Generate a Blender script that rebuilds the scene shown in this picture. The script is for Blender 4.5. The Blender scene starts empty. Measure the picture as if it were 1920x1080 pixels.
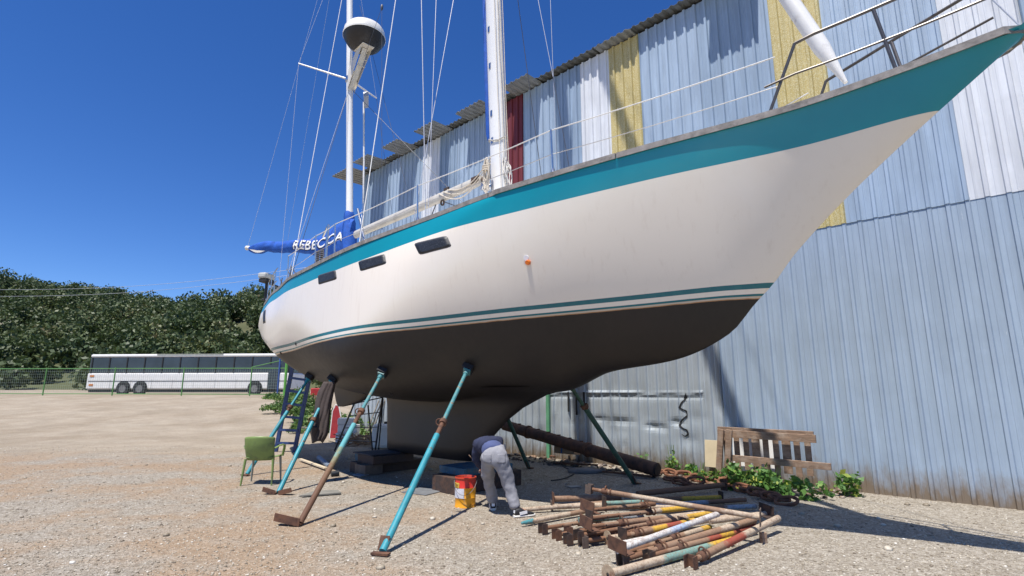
import bpy, bmesh, math, random
import numpy as np
from math import sin, cos, pi, radians, sqrt
from mathutils import Vector, Matrix

random.seed(7); rng = np.random.default_rng(7)
SC = bpy.context.scene
COL = SC.collection

# ------------------------------------------------------------------ camera, world, sun, exposure
cam_d = bpy.data.cameras.new('camera'); cam = bpy.data.objects.new('camera', cam_d); COL.objects.link(cam)
PITCH = radians(11.018); CAMH = 1.55
cam.location = (0, 0, CAMH); cam.rotation_euler = (pi/2 + PITCH, 0, 0)
cam_d.sensor_width = 36; cam_d.lens = 18.75; cam_d.clip_start = .05; cam_d.clip_end = 2000
SC.camera = cam
SUN_EL = radians(69); SUN_FROM = Vector((-.536, -.844))          # horizontal direction towards the sun
world = bpy.data.worlds.new('World'); SC.world = world; world.use_nodes = True
wn = world.node_tree; bg = wn.nodes['Background']
sky = wn.nodes.new('ShaderNodeTexSky'); sky.sky_type = 'NISHITA'; sky.sun_disc = False
sky.sun_elevation = SUN_EL; sky.sun_rotation = math.atan2(SUN_FROM.x, SUN_FROM.y)
sky.altitude = 2200; sky.air_density = 1.0; sky.dust_density = .0; sky.ozone_density = 4.0
hsv = wn.nodes.new('ShaderNodeHueSaturation'); hsv.inputs['Saturation'].default_value = 1.26; hsv.inputs['Hue'].default_value = .512
wn.links.new(sky.outputs[0], hsv.inputs['Color']); wn.links.new(hsv.outputs[0], bg.inputs[0]); bg.inputs[1].default_value = .122
sun_d = bpy.data.lights.new('sun', 'SUN'); sun = bpy.data.objects.new('sun', sun_d); COL.objects.link(sun)
sun_d.energy = 5.0; sun_d.angle = radians(.53); sun_d.color = (1, .95, .88)
sf = SUN_FROM.normalized()
sun.rotation_euler = Vector((-sf.x*cos(SUN_EL), -sf.y*cos(SUN_EL), -sin(SUN_EL))).to_track_quat('-Z', 'Y').to_euler()
SC.view_settings.view_transform = 'Standard'; SC.view_settings.look = 'None'
SC.view_settings.exposure = 0.40; SC.view_settings.gamma = 1.0

# ------------------------------------------------------------------ survey helpers (sight lines of the photograph -> positions in metres)
def ray(px, py):
    r = (px-960)/1000; u = (540-py)/1000
    return np.array([r, cos(PITCH)-u*sin(PITCH), sin(PITCH)+u*cos(PITCH)])
CP = np.array([0, 0, CAMH])
def gnd(px, py, z=0.0):
    q = ray(px, py); return Vector(CP + q*((z-CAMH)/q[2]))
def at(px, py, Y):
    q = ray(px, py); return Vector(CP + q*(Y/q[1]))
def onplane(px, py, o, n):
    q = ray(px, py); t = ((o-CP[:2])@n)/(q[:2]@n); return CP+t*q
BA = -.8144                                                      # heading of the boat
A2 = np.array([cos(BA), sin(BA)]); N2 = np.array([-A2[1], A2[0]])
BO = np.array([-2., 10.1]) + N2*.5885
def cl(px, py, b=0.0):
    X = onplane(px, py, BO+N2*b, N2); return Vector((float((X[:2]-BO)@A2), b, float(X[2])))
def b2w(p): return Vector((BO[0]+A2[0]*p[0]+N2[0]*p[1], BO[1]+A2[1]*p[0]+N2[1]*p[1], p[2]))
def w2b(p):
    d = np.array([p[0], p[1]])-BO; return Vector((float(d@A2), float(d@N2), p[2]))
W0 = np.array([3.65, 10.6]); WD = np.array([.72, -.694]); WD = WD/np.linalg.norm(WD); WN = np.array([-WD[1], WD[0]])
def wallp(px, py):
    X = onplane(px, py, W0, WN); return float((X[:2]-W0)@WD), float(X[2])
def terr(x, y):
    t = np.clip((y-16.5)/24., 0, 1); s = t*t*(3-2*t)
    return 1.3*s + .018*np.maximum(y-40, 0)

# ------------------------------------------------------------------ material helpers
def nd(nt, typ, **kw):
    n = nt.nodes.new(typ)
    for k, v in kw.items():
        if k.startswith('i_'): n.inputs[k[2:].replace('_', ' ')].default_value = v
        else: setattr(n, k, v)
    return n
def ramp(nt, stops, interp='LINEAR'):
    r = nt.nodes.new('ShaderNodeValToRGB'); r.color_ramp.interpolation = interp
    e = r.color_ramp.elements
    while len(e) < len(stops): e.new(.5)
    for k, (p, c) in enumerate(stops):
        e[k].position = p; e[k].color = (*c, 1) if len(c) == 3 else c
    return r
def mix(nt, fac, a, b, blend='MIX'):
    m = nt.nodes.new('ShaderNodeMix'); m.data_type = 'RGBA'; m.blend_type = blend
    for s, v in ((0, fac), (6, a), (7, b)):
        if isinstance(v, (int, float)): m.inputs[s].default_value = v
        elif isinstance(v, (tuple, list)): m.inputs[s].default_value = (*v, 1) if len(v) == 3 else v
        else: nt.links.new(v, m.inputs[s])
    return m.outputs[2]
def noise(nt, scale, detail=4, rough=.55, vec=None, stretch=None, dist=0):
    n = nd(nt, 'ShaderNodeTexNoise'); n.inputs['Scale'].default_value = scale; n.inputs['Detail'].default_value = detail
    n.inputs['Roughness'].default_value = rough; n.inputs['Distortion'].default_value = dist
    if vec is None:
        tc = nd(nt, 'ShaderNodeTexCoord'); vec = tc.outputs['Object']
    if stretch:
        mp = nd(nt, 'ShaderNodeMapping'); mp.inputs['Scale'].default_value = stretch
        nt.links.new(vec, mp.inputs['Vector']); vec = mp.outputs[0]
    nt.links.new(vec, n.inputs['Vector']); return n.outputs[0]
def newmat(name):
    m = bpy.data.materials.new(name); m.use_nodes = True
    return m, m.node_tree, m.node_tree.nodes['Principled BSDF']
def setc(nt, b, sock, v):
    if isinstance(v, (int, float)): b.inputs[sock].default_value = v
    elif isinstance(v, (tuple, list)): b.inputs[sock].default_value = (*v, 1)
    else: nt.links.new(v, b.inputs[sock])
def bump(nt, b, h, strength=.3, dist=.01):
    bp = nd(nt, 'ShaderNodeBump'); bp.inputs['Strength'].default_value = strength; bp.inputs['Distance'].default_value = dist
    nt.links.new(h, bp.inputs['Height']); nt.links.new(bp.outputs[0], b.inputs['Normal'])
def smap(nt, v, lo, hi):
    r = nd(nt, 'ShaderNodeMapRange'); r.inputs[1].default_value = lo; r.inputs[2].default_value = hi
    nt.links.new(v, r.inputs[0]); return r.outputs[0]
_MC = {}
def M(name, col, rough=.6, metal=0., var=.25, vs=6, col2=None, thr=.55, soft=.08, ps=8, bs=0, bscale=60, stretch=None, spec=.5, ns=None):
    """painted / bare surface: base colour with mottling, optional second colour in patches, optional bump"""
    if name in _MC: return _MC[name]
    m, nt, b = newmat(name)
    n = noise(nt, vs, 5, .6, stretch=stretch)
    hi = tuple(min(1, c*(1+var)) for c in col); lo = tuple(c*(1-var) for c in col)
    c = ramp(nt, [(.3, lo), (.7, hi)]); nt.links.new(n, c.inputs[0]); c = c.outputs[0]
    if col2:
        p = noise(nt, ps, 6, .65, stretch=ns)
        c = mix(nt, smap(nt, p, thr-soft, thr+soft), c, col2)
    setc(nt, b, 'Base Color', c); b.inputs['Roughness'].default_value = rough; b.inputs['Metallic'].default_value = metal
    b.inputs['Specular IOR Level'].default_value = spec
    if bs: bump(nt, b, noise(nt, bscale, 4, .6), bs)
    _MC[name] = m; return m

# ------------------------------------------------------------------ mesh builder
class MB:
    def __init__(s): s.v = []; s.f = []; s.uv = []; s.m = []; s.cm = 0
    def add(s, vs, fs, uvs=None):
        o = len(s.v); s.v += [tuple(v) for v in vs]; s.f += [tuple(i+o for i in f) for f in fs]
        s.uv += (uvs if uvs else [(0, 0)]*len(vs)); s.m += [s.cm]*len(fs); return s
    def box(s, c, size, R=None):
        c = Vector(c); hx, hy, hz = [q/2 for q in size]
        P = [Vector((x, y, z)) for x in (-hx, hx) for y in (-hy, hy) for z in (-hz, hz)]
        if R is not None: P = [R @ p for p in P]
        return s.add([p+c for p in P], [(0, 1, 3, 2), (4, 6, 7, 5), (0, 4, 5, 1), (2, 3, 7, 6), (0, 2, 6, 4), (1, 5, 7, 3)])
    def bar(s, a, b, w, h, up=(0, 0, 1)):
        a, b = Vector(a), Vector(b); d = (b-a).normalized(); up = Vector(up)
        x = d.cross(up); x = x.normalized() if x.length > 1e-4 else d.cross(Vector((1, 0, 0))).normalized()
        z = x.cross(d).normalized(); P = []
        for q in (a, b):
            for i, j in ((-1, -1), (1, -1), (1, 1), (-1, 1)): P.append(q + x*(i*w/2) + z*(j*h/2))
        return s.add(P, [(3, 2, 1, 0), (4, 5, 6, 7), (0, 1, 5, 4), (1, 2, 6, 5), (2, 3, 7, 6), (3, 0, 4, 7)],
                     [(0, 0)]*4+[(1, 0)]*4)
    def tube(s, pts, r, seg=10, caps=True, ov=None, roll=0):
        pts = [Vector(p) for p in pts]; n = len(pts); rs = r if isinstance(r, (list, tuple)) else [r]*n
        t0 = (pts[1]-pts[0]).normalized(); ref = Vector((0, 0, 1)) if abs(t0.z) < .9 else Vector((1, 0, 0))
        x = t0.cross(ref).normalized(); V = []; U = []; L = [0]
        for i in range(1, n): L.append(L[-1]+(pts[i]-pts[i-1]).length)
        for i in range(n):
            t = (pts[min(i+1, n-1)]-pts[max(i-1, 0)]).normalized()
            x = (x - t*x.dot(t)).normalized(); y = t.cross(x)
            rr = rs[i]; ra, rb = rr if isinstance(rr, tuple) else (rr, rr)
            for k in range(seg):
                a = 2*pi*k/seg + roll; V.append(pts[i] + x*(ra*cos(a)) + y*(rb*sin(a))); U.append((L[i]/max(L[-1], 1e-6), k/seg))
        Fs = [(i*seg+k, i*seg+(k+1) % seg, (i+1)*seg+(k+1) % seg, (i+1)*seg+k) for i in range(n-1) for k in range(seg)]
        if caps: Fs += [tuple(reversed(range(seg))), tuple(range((n-1)*seg, n*seg))]
        return s.add(V, Fs, U)
    def lathe(s, prof, o=(0, 0, 0), d=(0, 0, 1), seg=24, cap=True):
        o = Vector(o); d = Vector(d).normalized(); R = Vector((0, 0, 1)).rotation_difference(d).to_matrix(); V = []; U = []
        for i, (r, z) in enumerate(prof):
            for k in range(seg):
                a = 2*pi*k/seg; V.append(o + R @ Vector((r*cos(a), r*sin(a), z))); U.append((k/seg, i/(len(prof)-1)))
        n = len(prof); Fs = [(i*seg+k, i*seg+(k+1) % seg, (i+1)*seg+(k+1) % seg, (i+1)*seg+k) for i in range(n-1) for k in range(seg)]
        if cap: Fs += [tuple(reversed(range(seg))), tuple(range((n-1)*seg, n*seg))]
        return s.add(V, Fs, U)
    def grid(s, P, nu, nv, uvs=None, closeu=False):
        F = []
        for i in range(nu-1 if not closeu else nu):
            for j in range(nv-1):
                i2 = (i+1) % nu; F.append((i*nv+j, i2*nv+j, i2*nv+j+1, i*nv+j+1))
        return s.add(P, F, uvs)
    def prism(s, poly, d):
        n = len(poly); poly = [Vector(p) for p in poly]; d = Vector(d)
        return s.add(poly+[p+d for p in poly], [tuple(reversed(range(n))), tuple(range(n, 2*n))]+[(i, (i+1) % n, n+(i+1) % n, n+i) for i in range(n)])
    def build(s, name, mat, parent=None, smooth=False, bevel=0, local=False, ang=40):
        me = bpy.data.meshes.new(name); V = s.v
        ob = bpy.data.objects.new(name, me); COL.objects.link(ob)
        if parent is not None:
            ob.parent = parent; W = WM.get(parent.name, Matrix())
            if not local:
                Wi = W.inverted(); V = [Wi @ Vector(v) for v in V]
            WM[ob.name] = W
        me.from_pydata([tuple(v) for v in V], [], s.f); 
        uvl = me.uv_layers.new(name='UVMap')
        idx = np.zeros(len(me.loops), int); me.loops.foreach_get('vertex_index', idx)
        uvl.data.foreach_set('uv', np.array(s.uv, float)[idx].ravel())
        for m in (mat if isinstance(mat, (list, tuple)) else [mat]): me.materials.append(m)
        if isinstance(mat, (list, tuple)): me.polygons.foreach_set('material_index', s.m)
        bm = bmesh.new(); bm.from_mesh(me); bmesh.ops.recalc_face_normals(bm, faces=bm.faces); bm.to_mesh(me); bm.free()
        if smooth:
            me.polygons.foreach_set('use_smooth', [True]*len(me.polygons))
            me.set_sharp_from_angle(angle=radians(ang))
        if bevel:
            bv = ob.modifiers.new('bevel', 'BEVEL'); bv.width = bevel; bv.segments = 2; bv.limit_method = 'ANGLE'; bv.angle_limit = radians(40)
        me.update(); return ob
WM = {}
def np_mesh(name, V, F, mat, parent=None, smooth=False):
    me = bpy.data.meshes.new(name); V = np.asarray(V, np.float32); F = np.asarray(F, np.int32); k = F.shape[1]
    me.vertices.add(len(V)); me.vertices.foreach_set('co', V.ravel())
    me.loops.add(F.size); me.loops.foreach_set('vertex_index', F.ravel())
    me.polygons.add(len(F)); me.polygons.foreach_set('loop_start', np.arange(0, F.size, k, dtype=np.int32))
    if smooth: me.polygons.foreach_set('use_smooth', np.ones(len(F), bool))
    me.update(calc_edges=True); me.validate()
    me.materials.append(mat); ob = bpy.data.objects.new(name, me); COL.objects.link(ob)
    if parent is not None: ob.parent = parent; WM[ob.name] = WM.get(parent.name, Matrix())
    return ob
def tag(o, label, cat=None, group=None, kind=None):
    o['label'] = label
    if cat: o['category'] = cat
    if group: o['group'] = group
    if kind: o['kind'] = kind
    return o
def thing(name, label, cat, loc=(0, 0, 0), rz=0, group=None):
    o = bpy.data.objects.new(name, None); COL.objects.link(o); o.empty_display_size = .1
    o.location = loc; o.rotation_euler = (0, 0, rz); WM[o.name] = Matrix.Translation(loc) @ Matrix.Rotation(rz, 4, 'Z')
    return tag(o, label, cat, group)
def structure(o, label=None):
    o['kind'] = 'structure'
    if label: o['label'] = label
    return o
def pchip(x, y, xi):
    x = np.asarray(x, float); y = np.asarray(y, float); h = np.diff(x); d = np.diff(y)/h; m = np.zeros(len(x))
    for i in range(1, len(x)-1):
        if d[i-1]*d[i] > 0:
            w1 = 2*h[i]+h[i-1]; w2 = h[i]+2*h[i-1]; m[i] = (w1+w2)/(w1/d[i-1]+w2/d[i])
    m[0] = d[0]; m[-1] = d[-1]
    xi = np.clip(xi, x[0], x[-1]); k = np.clip(np.searchsorted(x, xi)-1, 0, len(x)-2); t = (xi-x[k])/h[k]
    return (2*t**3-3*t**2+1)*y[k]+(t**3-2*t**2+t)*h[k]*m[k]+(-2*t**3+3*t**2)*y[k+1]+(t**3-t**2)*h[k]*m[k+1]
def wob(a, b, n, amp):
    a, b = Vector(a), Vector(b); return [a.lerp(b, i/n)+Vector((random.uniform(-amp, amp) for _ in range(3)))*(0 < i < n) for i in range(n+1)]

# ------------------------------------------------------------------ materials
RUST = (.085, .042, .028); RUST2 = (.15, .07, .038)
m_rust = M('rust', RUST, .85, 0, .45, 14, RUST2, .5, .12, 9, .4, 120)
m_rustdark = M('rust_dark', (.045, .03, .025), .85, 0, .4, 14, (.10, .05, .03), .56, .1, 9, .4, 120)
m_teal = M('jack_teal', (.03, .25, .30), .5, 0, .25, 7, (.13, .10, .07), .62, .05, 14, .15, 80)
m_tealworn = M('jack_teal_worn', (.06, .23, .25), .6, 0, .25, 12, (.20, .15, .10), .56, .05, 12, .2, 80)
m_green = M('stand_green', (.035, .085, .055), .6, 0, .3, 9, (.06, .05, .035), .62, .05, 12, .2, 80)
m_steel = M('stainless', (.55, .56, .57), .28, 1., .1, 20)
m_wire = M('wire', (.62, .62, .62), .4, .6, .1, 20)
m_wiredark = M('wire_dark', (.10, .10, .11), .5, .2, .1, 20)
m_white = M('white_paint', (.74, .73, .70), .35, 0, .06, 3, (.50, .47, .42), .68, .1, 5)
m_mast = M('mast_white', (.76, .76, .75), .3, 0, .05, 2, (.55, .53, .50), .70, .08, 7, stretch=(1, 1, .3))
m_cream = M('cream_plastic', (.70, .66, .57), .4, 0, .06, 6, (.50, .44, .34), .66, .1, 9)
m_black = M('black_rubber', (.018, .018, .02), .6, 0, .3, 8)
m_wood = M('weathered_wood', (.27, .175, .115), .85, 0, .35, 5, (.38, .29, .22), .58, .1, 6, .5, 60, stretch=(1, 1, 6))
m_railwood = M('grey_teak', (.24, .22, .205), .8, 0, .3, 8, (.13, .12, .11), .6, .1, 10, .3, 80)
m_blocks = M('block_wood', (.085, .055, .04), .85, 0, .35, 6, (.05, .035, .03), .55, .1, 6, .5, 60)
m_blockblue = M('block_blue', (.03, .10, .15), .7, 0, .3, 6, (.12, .10, .08), .6, .08, 8, .3, 60)
m_blue = M('blue_canvas', (.010, .085, .40), .8, 0, .22, 7, bs=.35, bscale=14)
m_ladder = M('ladder_blue', (.025, .055, .16), .5, 0, .25, 8, (.10, .08, .07), .68, .05, 10)
m_chair = M('green_plastic', (.19, .27, .075), .45, 0, .15, 5, (.07, .09, .05), .60, .12, 5)
m_chairleg = M('grey_plastic', (.30, .31, .27), .5, 0, .2, 6)
m_leaf = None
def leafmat(name, stops, tr=.25, clump=0):
    m, nt, b = newmat(name); g = nd(nt, 'ShaderNodeNewGeometry'); r = ramp(nt, stops)
    f = g.outputs['Random Per Island']
    if clump:
        mm = nd(nt, 'ShaderNodeMix'); mm.data_type = 'FLOAT'; mm.inputs[0].default_value = .62; nt.links.new(f, mm.inputs[2]); nt.links.new(smap(nt, noise(nt, clump, 2, .5), .33, .67), mm.inputs[3]); f = mm.outputs[0]
    nt.links.new(f, r.inputs[0]); setc(nt, b, 'Base Color', r.outputs[0]); b.inputs['Roughness'].default_value = .55
    t = nd(nt, 'ShaderNodeBsdfTranslucent'); nt.links.new(r.outputs[0], t.inputs[0]); mx = nd(nt, 'ShaderNodeMixShader'); mx.inputs[0].default_value = tr
    nt.links.new(b.outputs[0], mx.inputs[1]); nt.links.new(t.outputs[0], mx.inputs[2]); nt.links.new(mx.outputs[0], nt.nodes['Material Output'].inputs[0]); return m
m_weed = leafmat('weed_leaf', [(0, (.05, .13, .025)), (.5, (.10, .22, .04)), (.85, (.18, .30, .06)), (1, (.42, .40, .05))])
m_bush = leafmat('bush_leaf', [(0, (.05, .11, .025)), (.6, (.11, .20, .045)), (1, (.20, .28, .07))])
m_wood_far = leafmat('forest_leaf', [(0, (.03, .05, .018)), (.5, (.065, .10, .03)), (.85, (.12, .145, .05)), (1, (.19, .155, .08))], .2, .16)

# hull paint: sheer band, topsides, boot stripes and antifouling are paint laid along the hull's own lines (UV2 = heights from those lines)
def hull_material():
    m, nt, b = newmat('hull_paint')
    u1 = nd(nt, 'ShaderNodeUVMap', uv_map='UVMap'); s1 = nd(nt, 'ShaderNodeSeparateXYZ'); nt.links.new(u1.outputs[0], s1.inputs[0])
    band, wl = s1.outputs[0], s1.outputs[1]                       # height above band's lower edge, height above antifouling line
    tc = nd(nt, 'ShaderNodeTexCoord').outputs['Object']
    n_big = noise(nt, .9, 5, .6, tc); n_str = noise(nt, 2.2, 6, .65, tc, (6, 6, .5)); n_fine = noise(nt, 9, 5, .6, tc)
    cream = mix(nt, smap(nt, n_str, .55, 1.0), (.82, .745, .635), (.69, .60, .49))
    cream = mix(nt, smap(nt, n_big, .50, .72), cream, (.83, .765, .665))
    teal = mix(nt, smap(nt, n_big, .4, .7), (.006, .235, .305), (.008, .265, .335))
    stripe = mix(nt, smap(nt, n_fine, .45, .7), (.014, .14, .165), (.025, .165, .18))
    anti = mix(nt, smap(nt, n_str, .35, .75), (.010, .0085, .0085), (.015, .012, .0115))
    anti = mix(nt, smap(nt, n_big, .45, .8), anti, (.020, .015, .0135))
    edge = noise(nt, 5, 3, .5, tc)
    def gt(v, t, soft=.0015, jag=0):
        if jag:
            a = nd(nt, 'ShaderNodeMath', operation='MULTIPLY_ADD'); nt.links.new(edge, a.inputs[0]); a.inputs[1].default_value = jag; nt.links.new(v, a.inputs[2]); v = a.outputs[0]; t = t+jag*.5
        return smap(nt, v, t-soft, t+soft)
    c = mix(nt, gt(wl, 0, .002, .012), anti, (.42, .22, .10))
    c = mix(nt, gt(wl, .010, .003, .018), c, (.56, .47, .36))
    c = mix(nt, gt(wl, .028), c, stripe)
    c = mix(nt, gt(wl, .052), c, cream)
    c = mix(nt, gt(wl, .104), c, stripe)
    c = mix(nt, gt(wl, .158), c, cream)
    c = mix(nt, gt(band, 0), c, teal)
    setc(nt, b, 'Base Color', c)
    r = nd(nt, 'ShaderNodeMix'); r.data_type = 'FLOAT'; nt.links.new(gt(wl, 0), r.inputs[0]); r.inputs[2].default_value = .50; r.inputs[3].default_value = .20
    rr = nd(nt, 'ShaderNodeMath', operation='MULTIPLY_ADD'); nt.links.new(n_fine, rr.inputs[0]); rr.inputs[1].default_value = .16; nt.links.new(r.outputs[0], rr.inputs[2])
    sub = nd(nt, 'ShaderNodeMath', operation='SUBTRACT'); nt.links.new(rr.outputs[0], sub.inputs[0]); sub.inputs[1].default_value = .06
    nt.links.new(sub.outputs[0], b.inputs['Roughness'])
    bump(nt, b, n_big, .06, .06)
    return m
m_hull = hull_material()
m_anti = M('antifouling', (.012, .010, .0098), .45, 0, .2, 3, (.018, .014, .013), .55, .15, 2, .08, 40)

def wall_material(name, col, rough=.45, metal=0., streak=.15, stain=None, spk=None, foot=False):
    m, nt, b = newmat(name); tc = nd(nt, 'ShaderNodeTexCoord').outputs['Object']
    n = noise(nt, 1.6, 5, .6, tc, (5, 5, .35)); n2 = noise(nt, 1.1, 4, .6, tc)
    c = mix(nt, smap(nt, n, .35, .7), tuple(q*(1-streak) for q in col), tuple(min(1, q*(1+streak)) for q in col))
    c = mix(nt, smap(nt, n2, .5, .8), c, tuple(q*.86 for q in col))
    if stain: c = mix(nt, smap(nt, noise(nt, 2.5, 6, .7, tc, (3, 3, .6)), .60, .74), c, stain)
    if foot:
        s = nd(nt, 'ShaderNodeSeparateXYZ'); nt.links.new(tc, s.inputs[0]); q = nd(nt, 'ShaderNodeMath', operation='MULTIPLY_ADD'); nt.links.new(noise(nt, 3.5, 6, .7, tc, (2, 2, .7)), q.inputs[0]); q.inputs[1].default_value = -.9; nt.links.new(s.outputs[2], q.inputs[2])
        c = mix(nt, smap(nt, q.outputs[0], .02, -.38), c, (.20, .155, .11))
        c = mix(nt, smap(nt, noise(nt, 4, 6, .75, tc, (3, 3, .5)), .66, .74), c, (.62, .65, .66))
    if spk:
        sp = noise(nt, 75, 2, .7, tc); c = mix(nt, smap(nt, sp, .46, .62), c, spk)
    setc(nt, b, 'Base Color', c); b.inputs['Roughness'].default_value = rough; b.inputs['Metallic'].default_value = metal
    bump(nt, b, n2, .15, .05)
    return m
wm_blue = wall_material('sheet_blue_grey', (.27, .355, .46), .5)
wm_light = wall_material('sheet_light_blue', (.33, .42, .53), .5)
wm_white = wall_material('sheet_white', (.66, .68, .71), .5)
wm_red = wall_material('sheet_dark_red', (.15, .022, .028), .55)
wm_yellow = wall_material('sheet_yellow_speckled', (.46, .36, .12), .5, 0, .15, None, (.62, .56, .34))
wm_silver = wall_material('sheet_galvanised', (.44, .49, .53), .42, .25, .10, (.30, .33, .32), None, True)
wm_lowblue = wall_material('sheet_low_blue', (.33, .41, .50), .5, 0, .10, None, None, True)
wm_osheet = wall_material('sheet_overhang', (.31, .325, .325), .55, .1, .2, (.22, .20, .17))
wm_roof = wall_material('sheet_roof', (.20, .21, .20), .6, .1, .2, (.12, .11, .10))

# ------------------------------------------------------------------ ground
def ground_material():
    m, nt, b = newmat('gravel'); tc = nd(nt, 'ShaderNodeTexCoord').outputs['Object']
    v1 = nd(nt, 'ShaderNodeTexVoronoi'); v1.inputs['Scale'].default_value = 34; nt.links.new(tc, v1.inputs['Vector'])
    v2 = nd(nt, 'ShaderNodeTexVoronoi'); v2.inputs['Scale'].default_value = 78; nt.links.new(tc, v2.inputs['Vector'])
    s1 = nd(nt, 'ShaderNodeSeparateColor'); nt.links.new(v1.outputs['Color'], s1.inputs[0])
    s2 = nd(nt, 'ShaderNodeSeparateColor'); nt.links.new(v2.outputs['Color'], s2.inputs[0])
    st = [(0, (.12, .098, .074)), (.3, (.24, .205, .158)), (.7, (.39, .345, .28)), (1, (.62, .575, .495))]
    r1 = ramp(nt, st); nt.links.new(s1.outputs[0], r1.inputs[0]); r2 = ramp(nt, st); nt.links.new(s2.outputs[1], r2.inputs[0])
    big = noise(nt, .55, 5, .62, tc); big2 = noise(nt, 1.7, 5, .6, tc); mid = noise(nt, 6, 5, .65, tc)
    peb = mix(nt, .5, r1.outputs[0], r2.outputs[0])
    grey = mix(nt, smap(nt, big2, .35, .65), (.285, .255, .205), (.36, .325, .27))
    c = mix(nt, .68, grey, peb)
    c = mix(nt, smap(nt, mid, .52, .75), c, mix(nt, .5, c, (.17, .135, .09)))
    dirt = mix(nt, smap(nt, noise(nt, 22, 4, .6, tc), .3, .7), (.25, .145, .07), (.42, .275, .15)); dirt = mix(nt, .35, dirt, peb)
    sx = nd(nt, 'ShaderNodeSeparateXYZ'); nt.links.new(tc, sx.inputs[0])
    def mul(p, q):
        k = nd(nt, 'ShaderNodeMath', operation='MULTIPLY')
        for i, v in enumerate((p, q)):
            if isinstance(v, float): k.inputs[i].default_value = v
            else: nt.links.new(v, k.inputs[i])
        return k.outputs[0]
    # orange dirt lies on the left of the yard, greyer gravel on the right, a pale dusty track climbs away behind the stern
    c = mix(nt, mul(mul(smap(nt, big, .43, .57), smap(nt, sx.outputs[0], .9, -2.0)), .8), c, dirt)
    dust = mix(nt, smap(nt, noise(nt, 1.1, 6, .65, tc), .3, .7), (.31, .25, .175), (.46, .395, .30)); dust = mix(nt, smap(nt, noise(nt, .35, 6, .7, tc), .45, .65), dust, (.27, .215, .145)); dust = mix(nt, .25, dust, peb)
    ya = nd(nt, 'ShaderNodeMath', operation='MULTIPLY_ADD'); nt.links.new(big2, ya.inputs[0]); ya.inputs[1].default_value = 2.5; nt.links.new(sx.outputs[1], ya.inputs[2])
    c = mix(nt, mul(mul(smap(nt, ya.outputs[0], 14.2, 16.4), smap(nt, sx.outputs[0], -2.0, -4.5)), .9), c, dust)
    setc(nt, b, 'Base Color', c); b.inputs['Roughness'].default_value = .95; b.inputs['Specular IOR Level'].default_value = .2
    h = mix(nt, .5, v1.outputs['Distance'], v2.outputs['Distance'])
    bump(nt, b, h, 1.0, .022); return m
m_ground = ground_material()
xs = np.unique(np.concatenate([np.linspace(-400, -40, 13), np.linspace(-40, 20, 61), np.linspace(20, 400, 13)]))
ys = np.unique(np.concatenate([np.linspace(-30, 3, 8), np.linspace(3, 50, 60), np.linspace(50, 600, 24)]))
X, Y = np.meshgrid(xs, ys, indexing='ij'); Z = terr(X, Y)
Vg = np.stack([X, Y, Z], -1).reshape(-1, 3); ny = len(ys)
Fg = np.array([(i*ny+j, (i+1)*ny+j, (i+1)*ny+j+1, i*ny+j+1) for i in range(len(xs)-1) for j in range(ny-1)])
structure(np_mesh('gravel_ground', Vg, Fg, m_ground, smooth=True), 'boatyard ground of tan and grey gravel with patches of orange dirt')
# loose stones
def icos():
    p = (1+5**.5)/2
    V = np.array([(-1, p, 0), (1, p, 0), (-1, -p, 0), (1, -p, 0), (0, -1, p), (0, 1, p), (0, -1, -p), (0, 1, -p), (p, 0, -1), (p, 0, 1), (-p, 0, -1), (-p, 0, 1)], float)/1.9
    F = np.array([(0, 11, 5), (0, 5, 1), (0, 1, 7), (0, 7, 10), (0, 10, 11), (1, 5, 9), (5, 11, 4), (11, 10, 2), (10, 7, 6), (7, 1, 8), (3, 9, 4), (3, 4, 2), (3, 2, 6), (3, 6, 8), (3, 8, 9), (4, 9, 5), (2, 4, 11), (6, 2, 10), (8, 6, 7), (9, 8, 1)])
    return V, F
def rotmats(n):
    q = rng.normal(size=(n, 4)); q /= np.linalg.norm(q, axis=1)[:, None]; w, x, y, z = q.T
    return np.stack([1-2*(y*y+z*z), 2*(x*y-z*w), 2*(x*z+y*w), 2*(x*y+z*w), 1-2*(x*x+z*z), 2*(y*z-x*w), 2*(x*z-y*w), 2*(y*z+x*w), 1-2*(x*x+y*y)], -1).reshape(n, 3, 3)
def stones(name, pos, size, mat):
    V0, F0 = icos(); n = len(pos); R = rotmats(n)
    V = V0[None]*(1+.25*rng.normal(size=(n, 12, 1)).clip(-1, 1)); V = np.einsum('nij,nkj->nki', R, V)*size[:, None, None]
    V[:, :, 2] *= .6; V += pos[:, None, :]
    F = F0[None]+12*np.arange(n)[:, None, None]
    return np_mesh(name, V.reshape(-1, 3), F.reshape(-1, 3), mat)
m_stone = leafmat('stone', [(0, (.14, .11, .075)), (.35, (.27, .225, .16)), (.75, (.40, .35, .265)), (.96, (.55, .50, .41)), (1, (.66, .63, .56))], 0.0)
n = 42000
yy = 4.2+12*rng.random(n)**1.7; xx = (rng.random(n)*2-1)*(1.05*yy+.5)
sz = .005+.011*rng.random(n)**3
st_pos = np.stack([xx, yy, sz*.15], -1); st_sz = sz
n2 = 260; yy = 4.2+10*rng.random(n2)**1.3; xx = (rng.random(n2)*2-1)*yy; s2 = .018+.03*rng.random(n2)**3
st_pos = np.concatenate([st_pos, np.stack([xx, yy, s2*.2], -1)]); st_sz = np.concatenate([st_sz, s2])
tag(stones('gravel_stones', st_pos, st_sz, m_stone), 'loose gravel stones strewn over the yard', 'gravel', kind='stuff')

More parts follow.
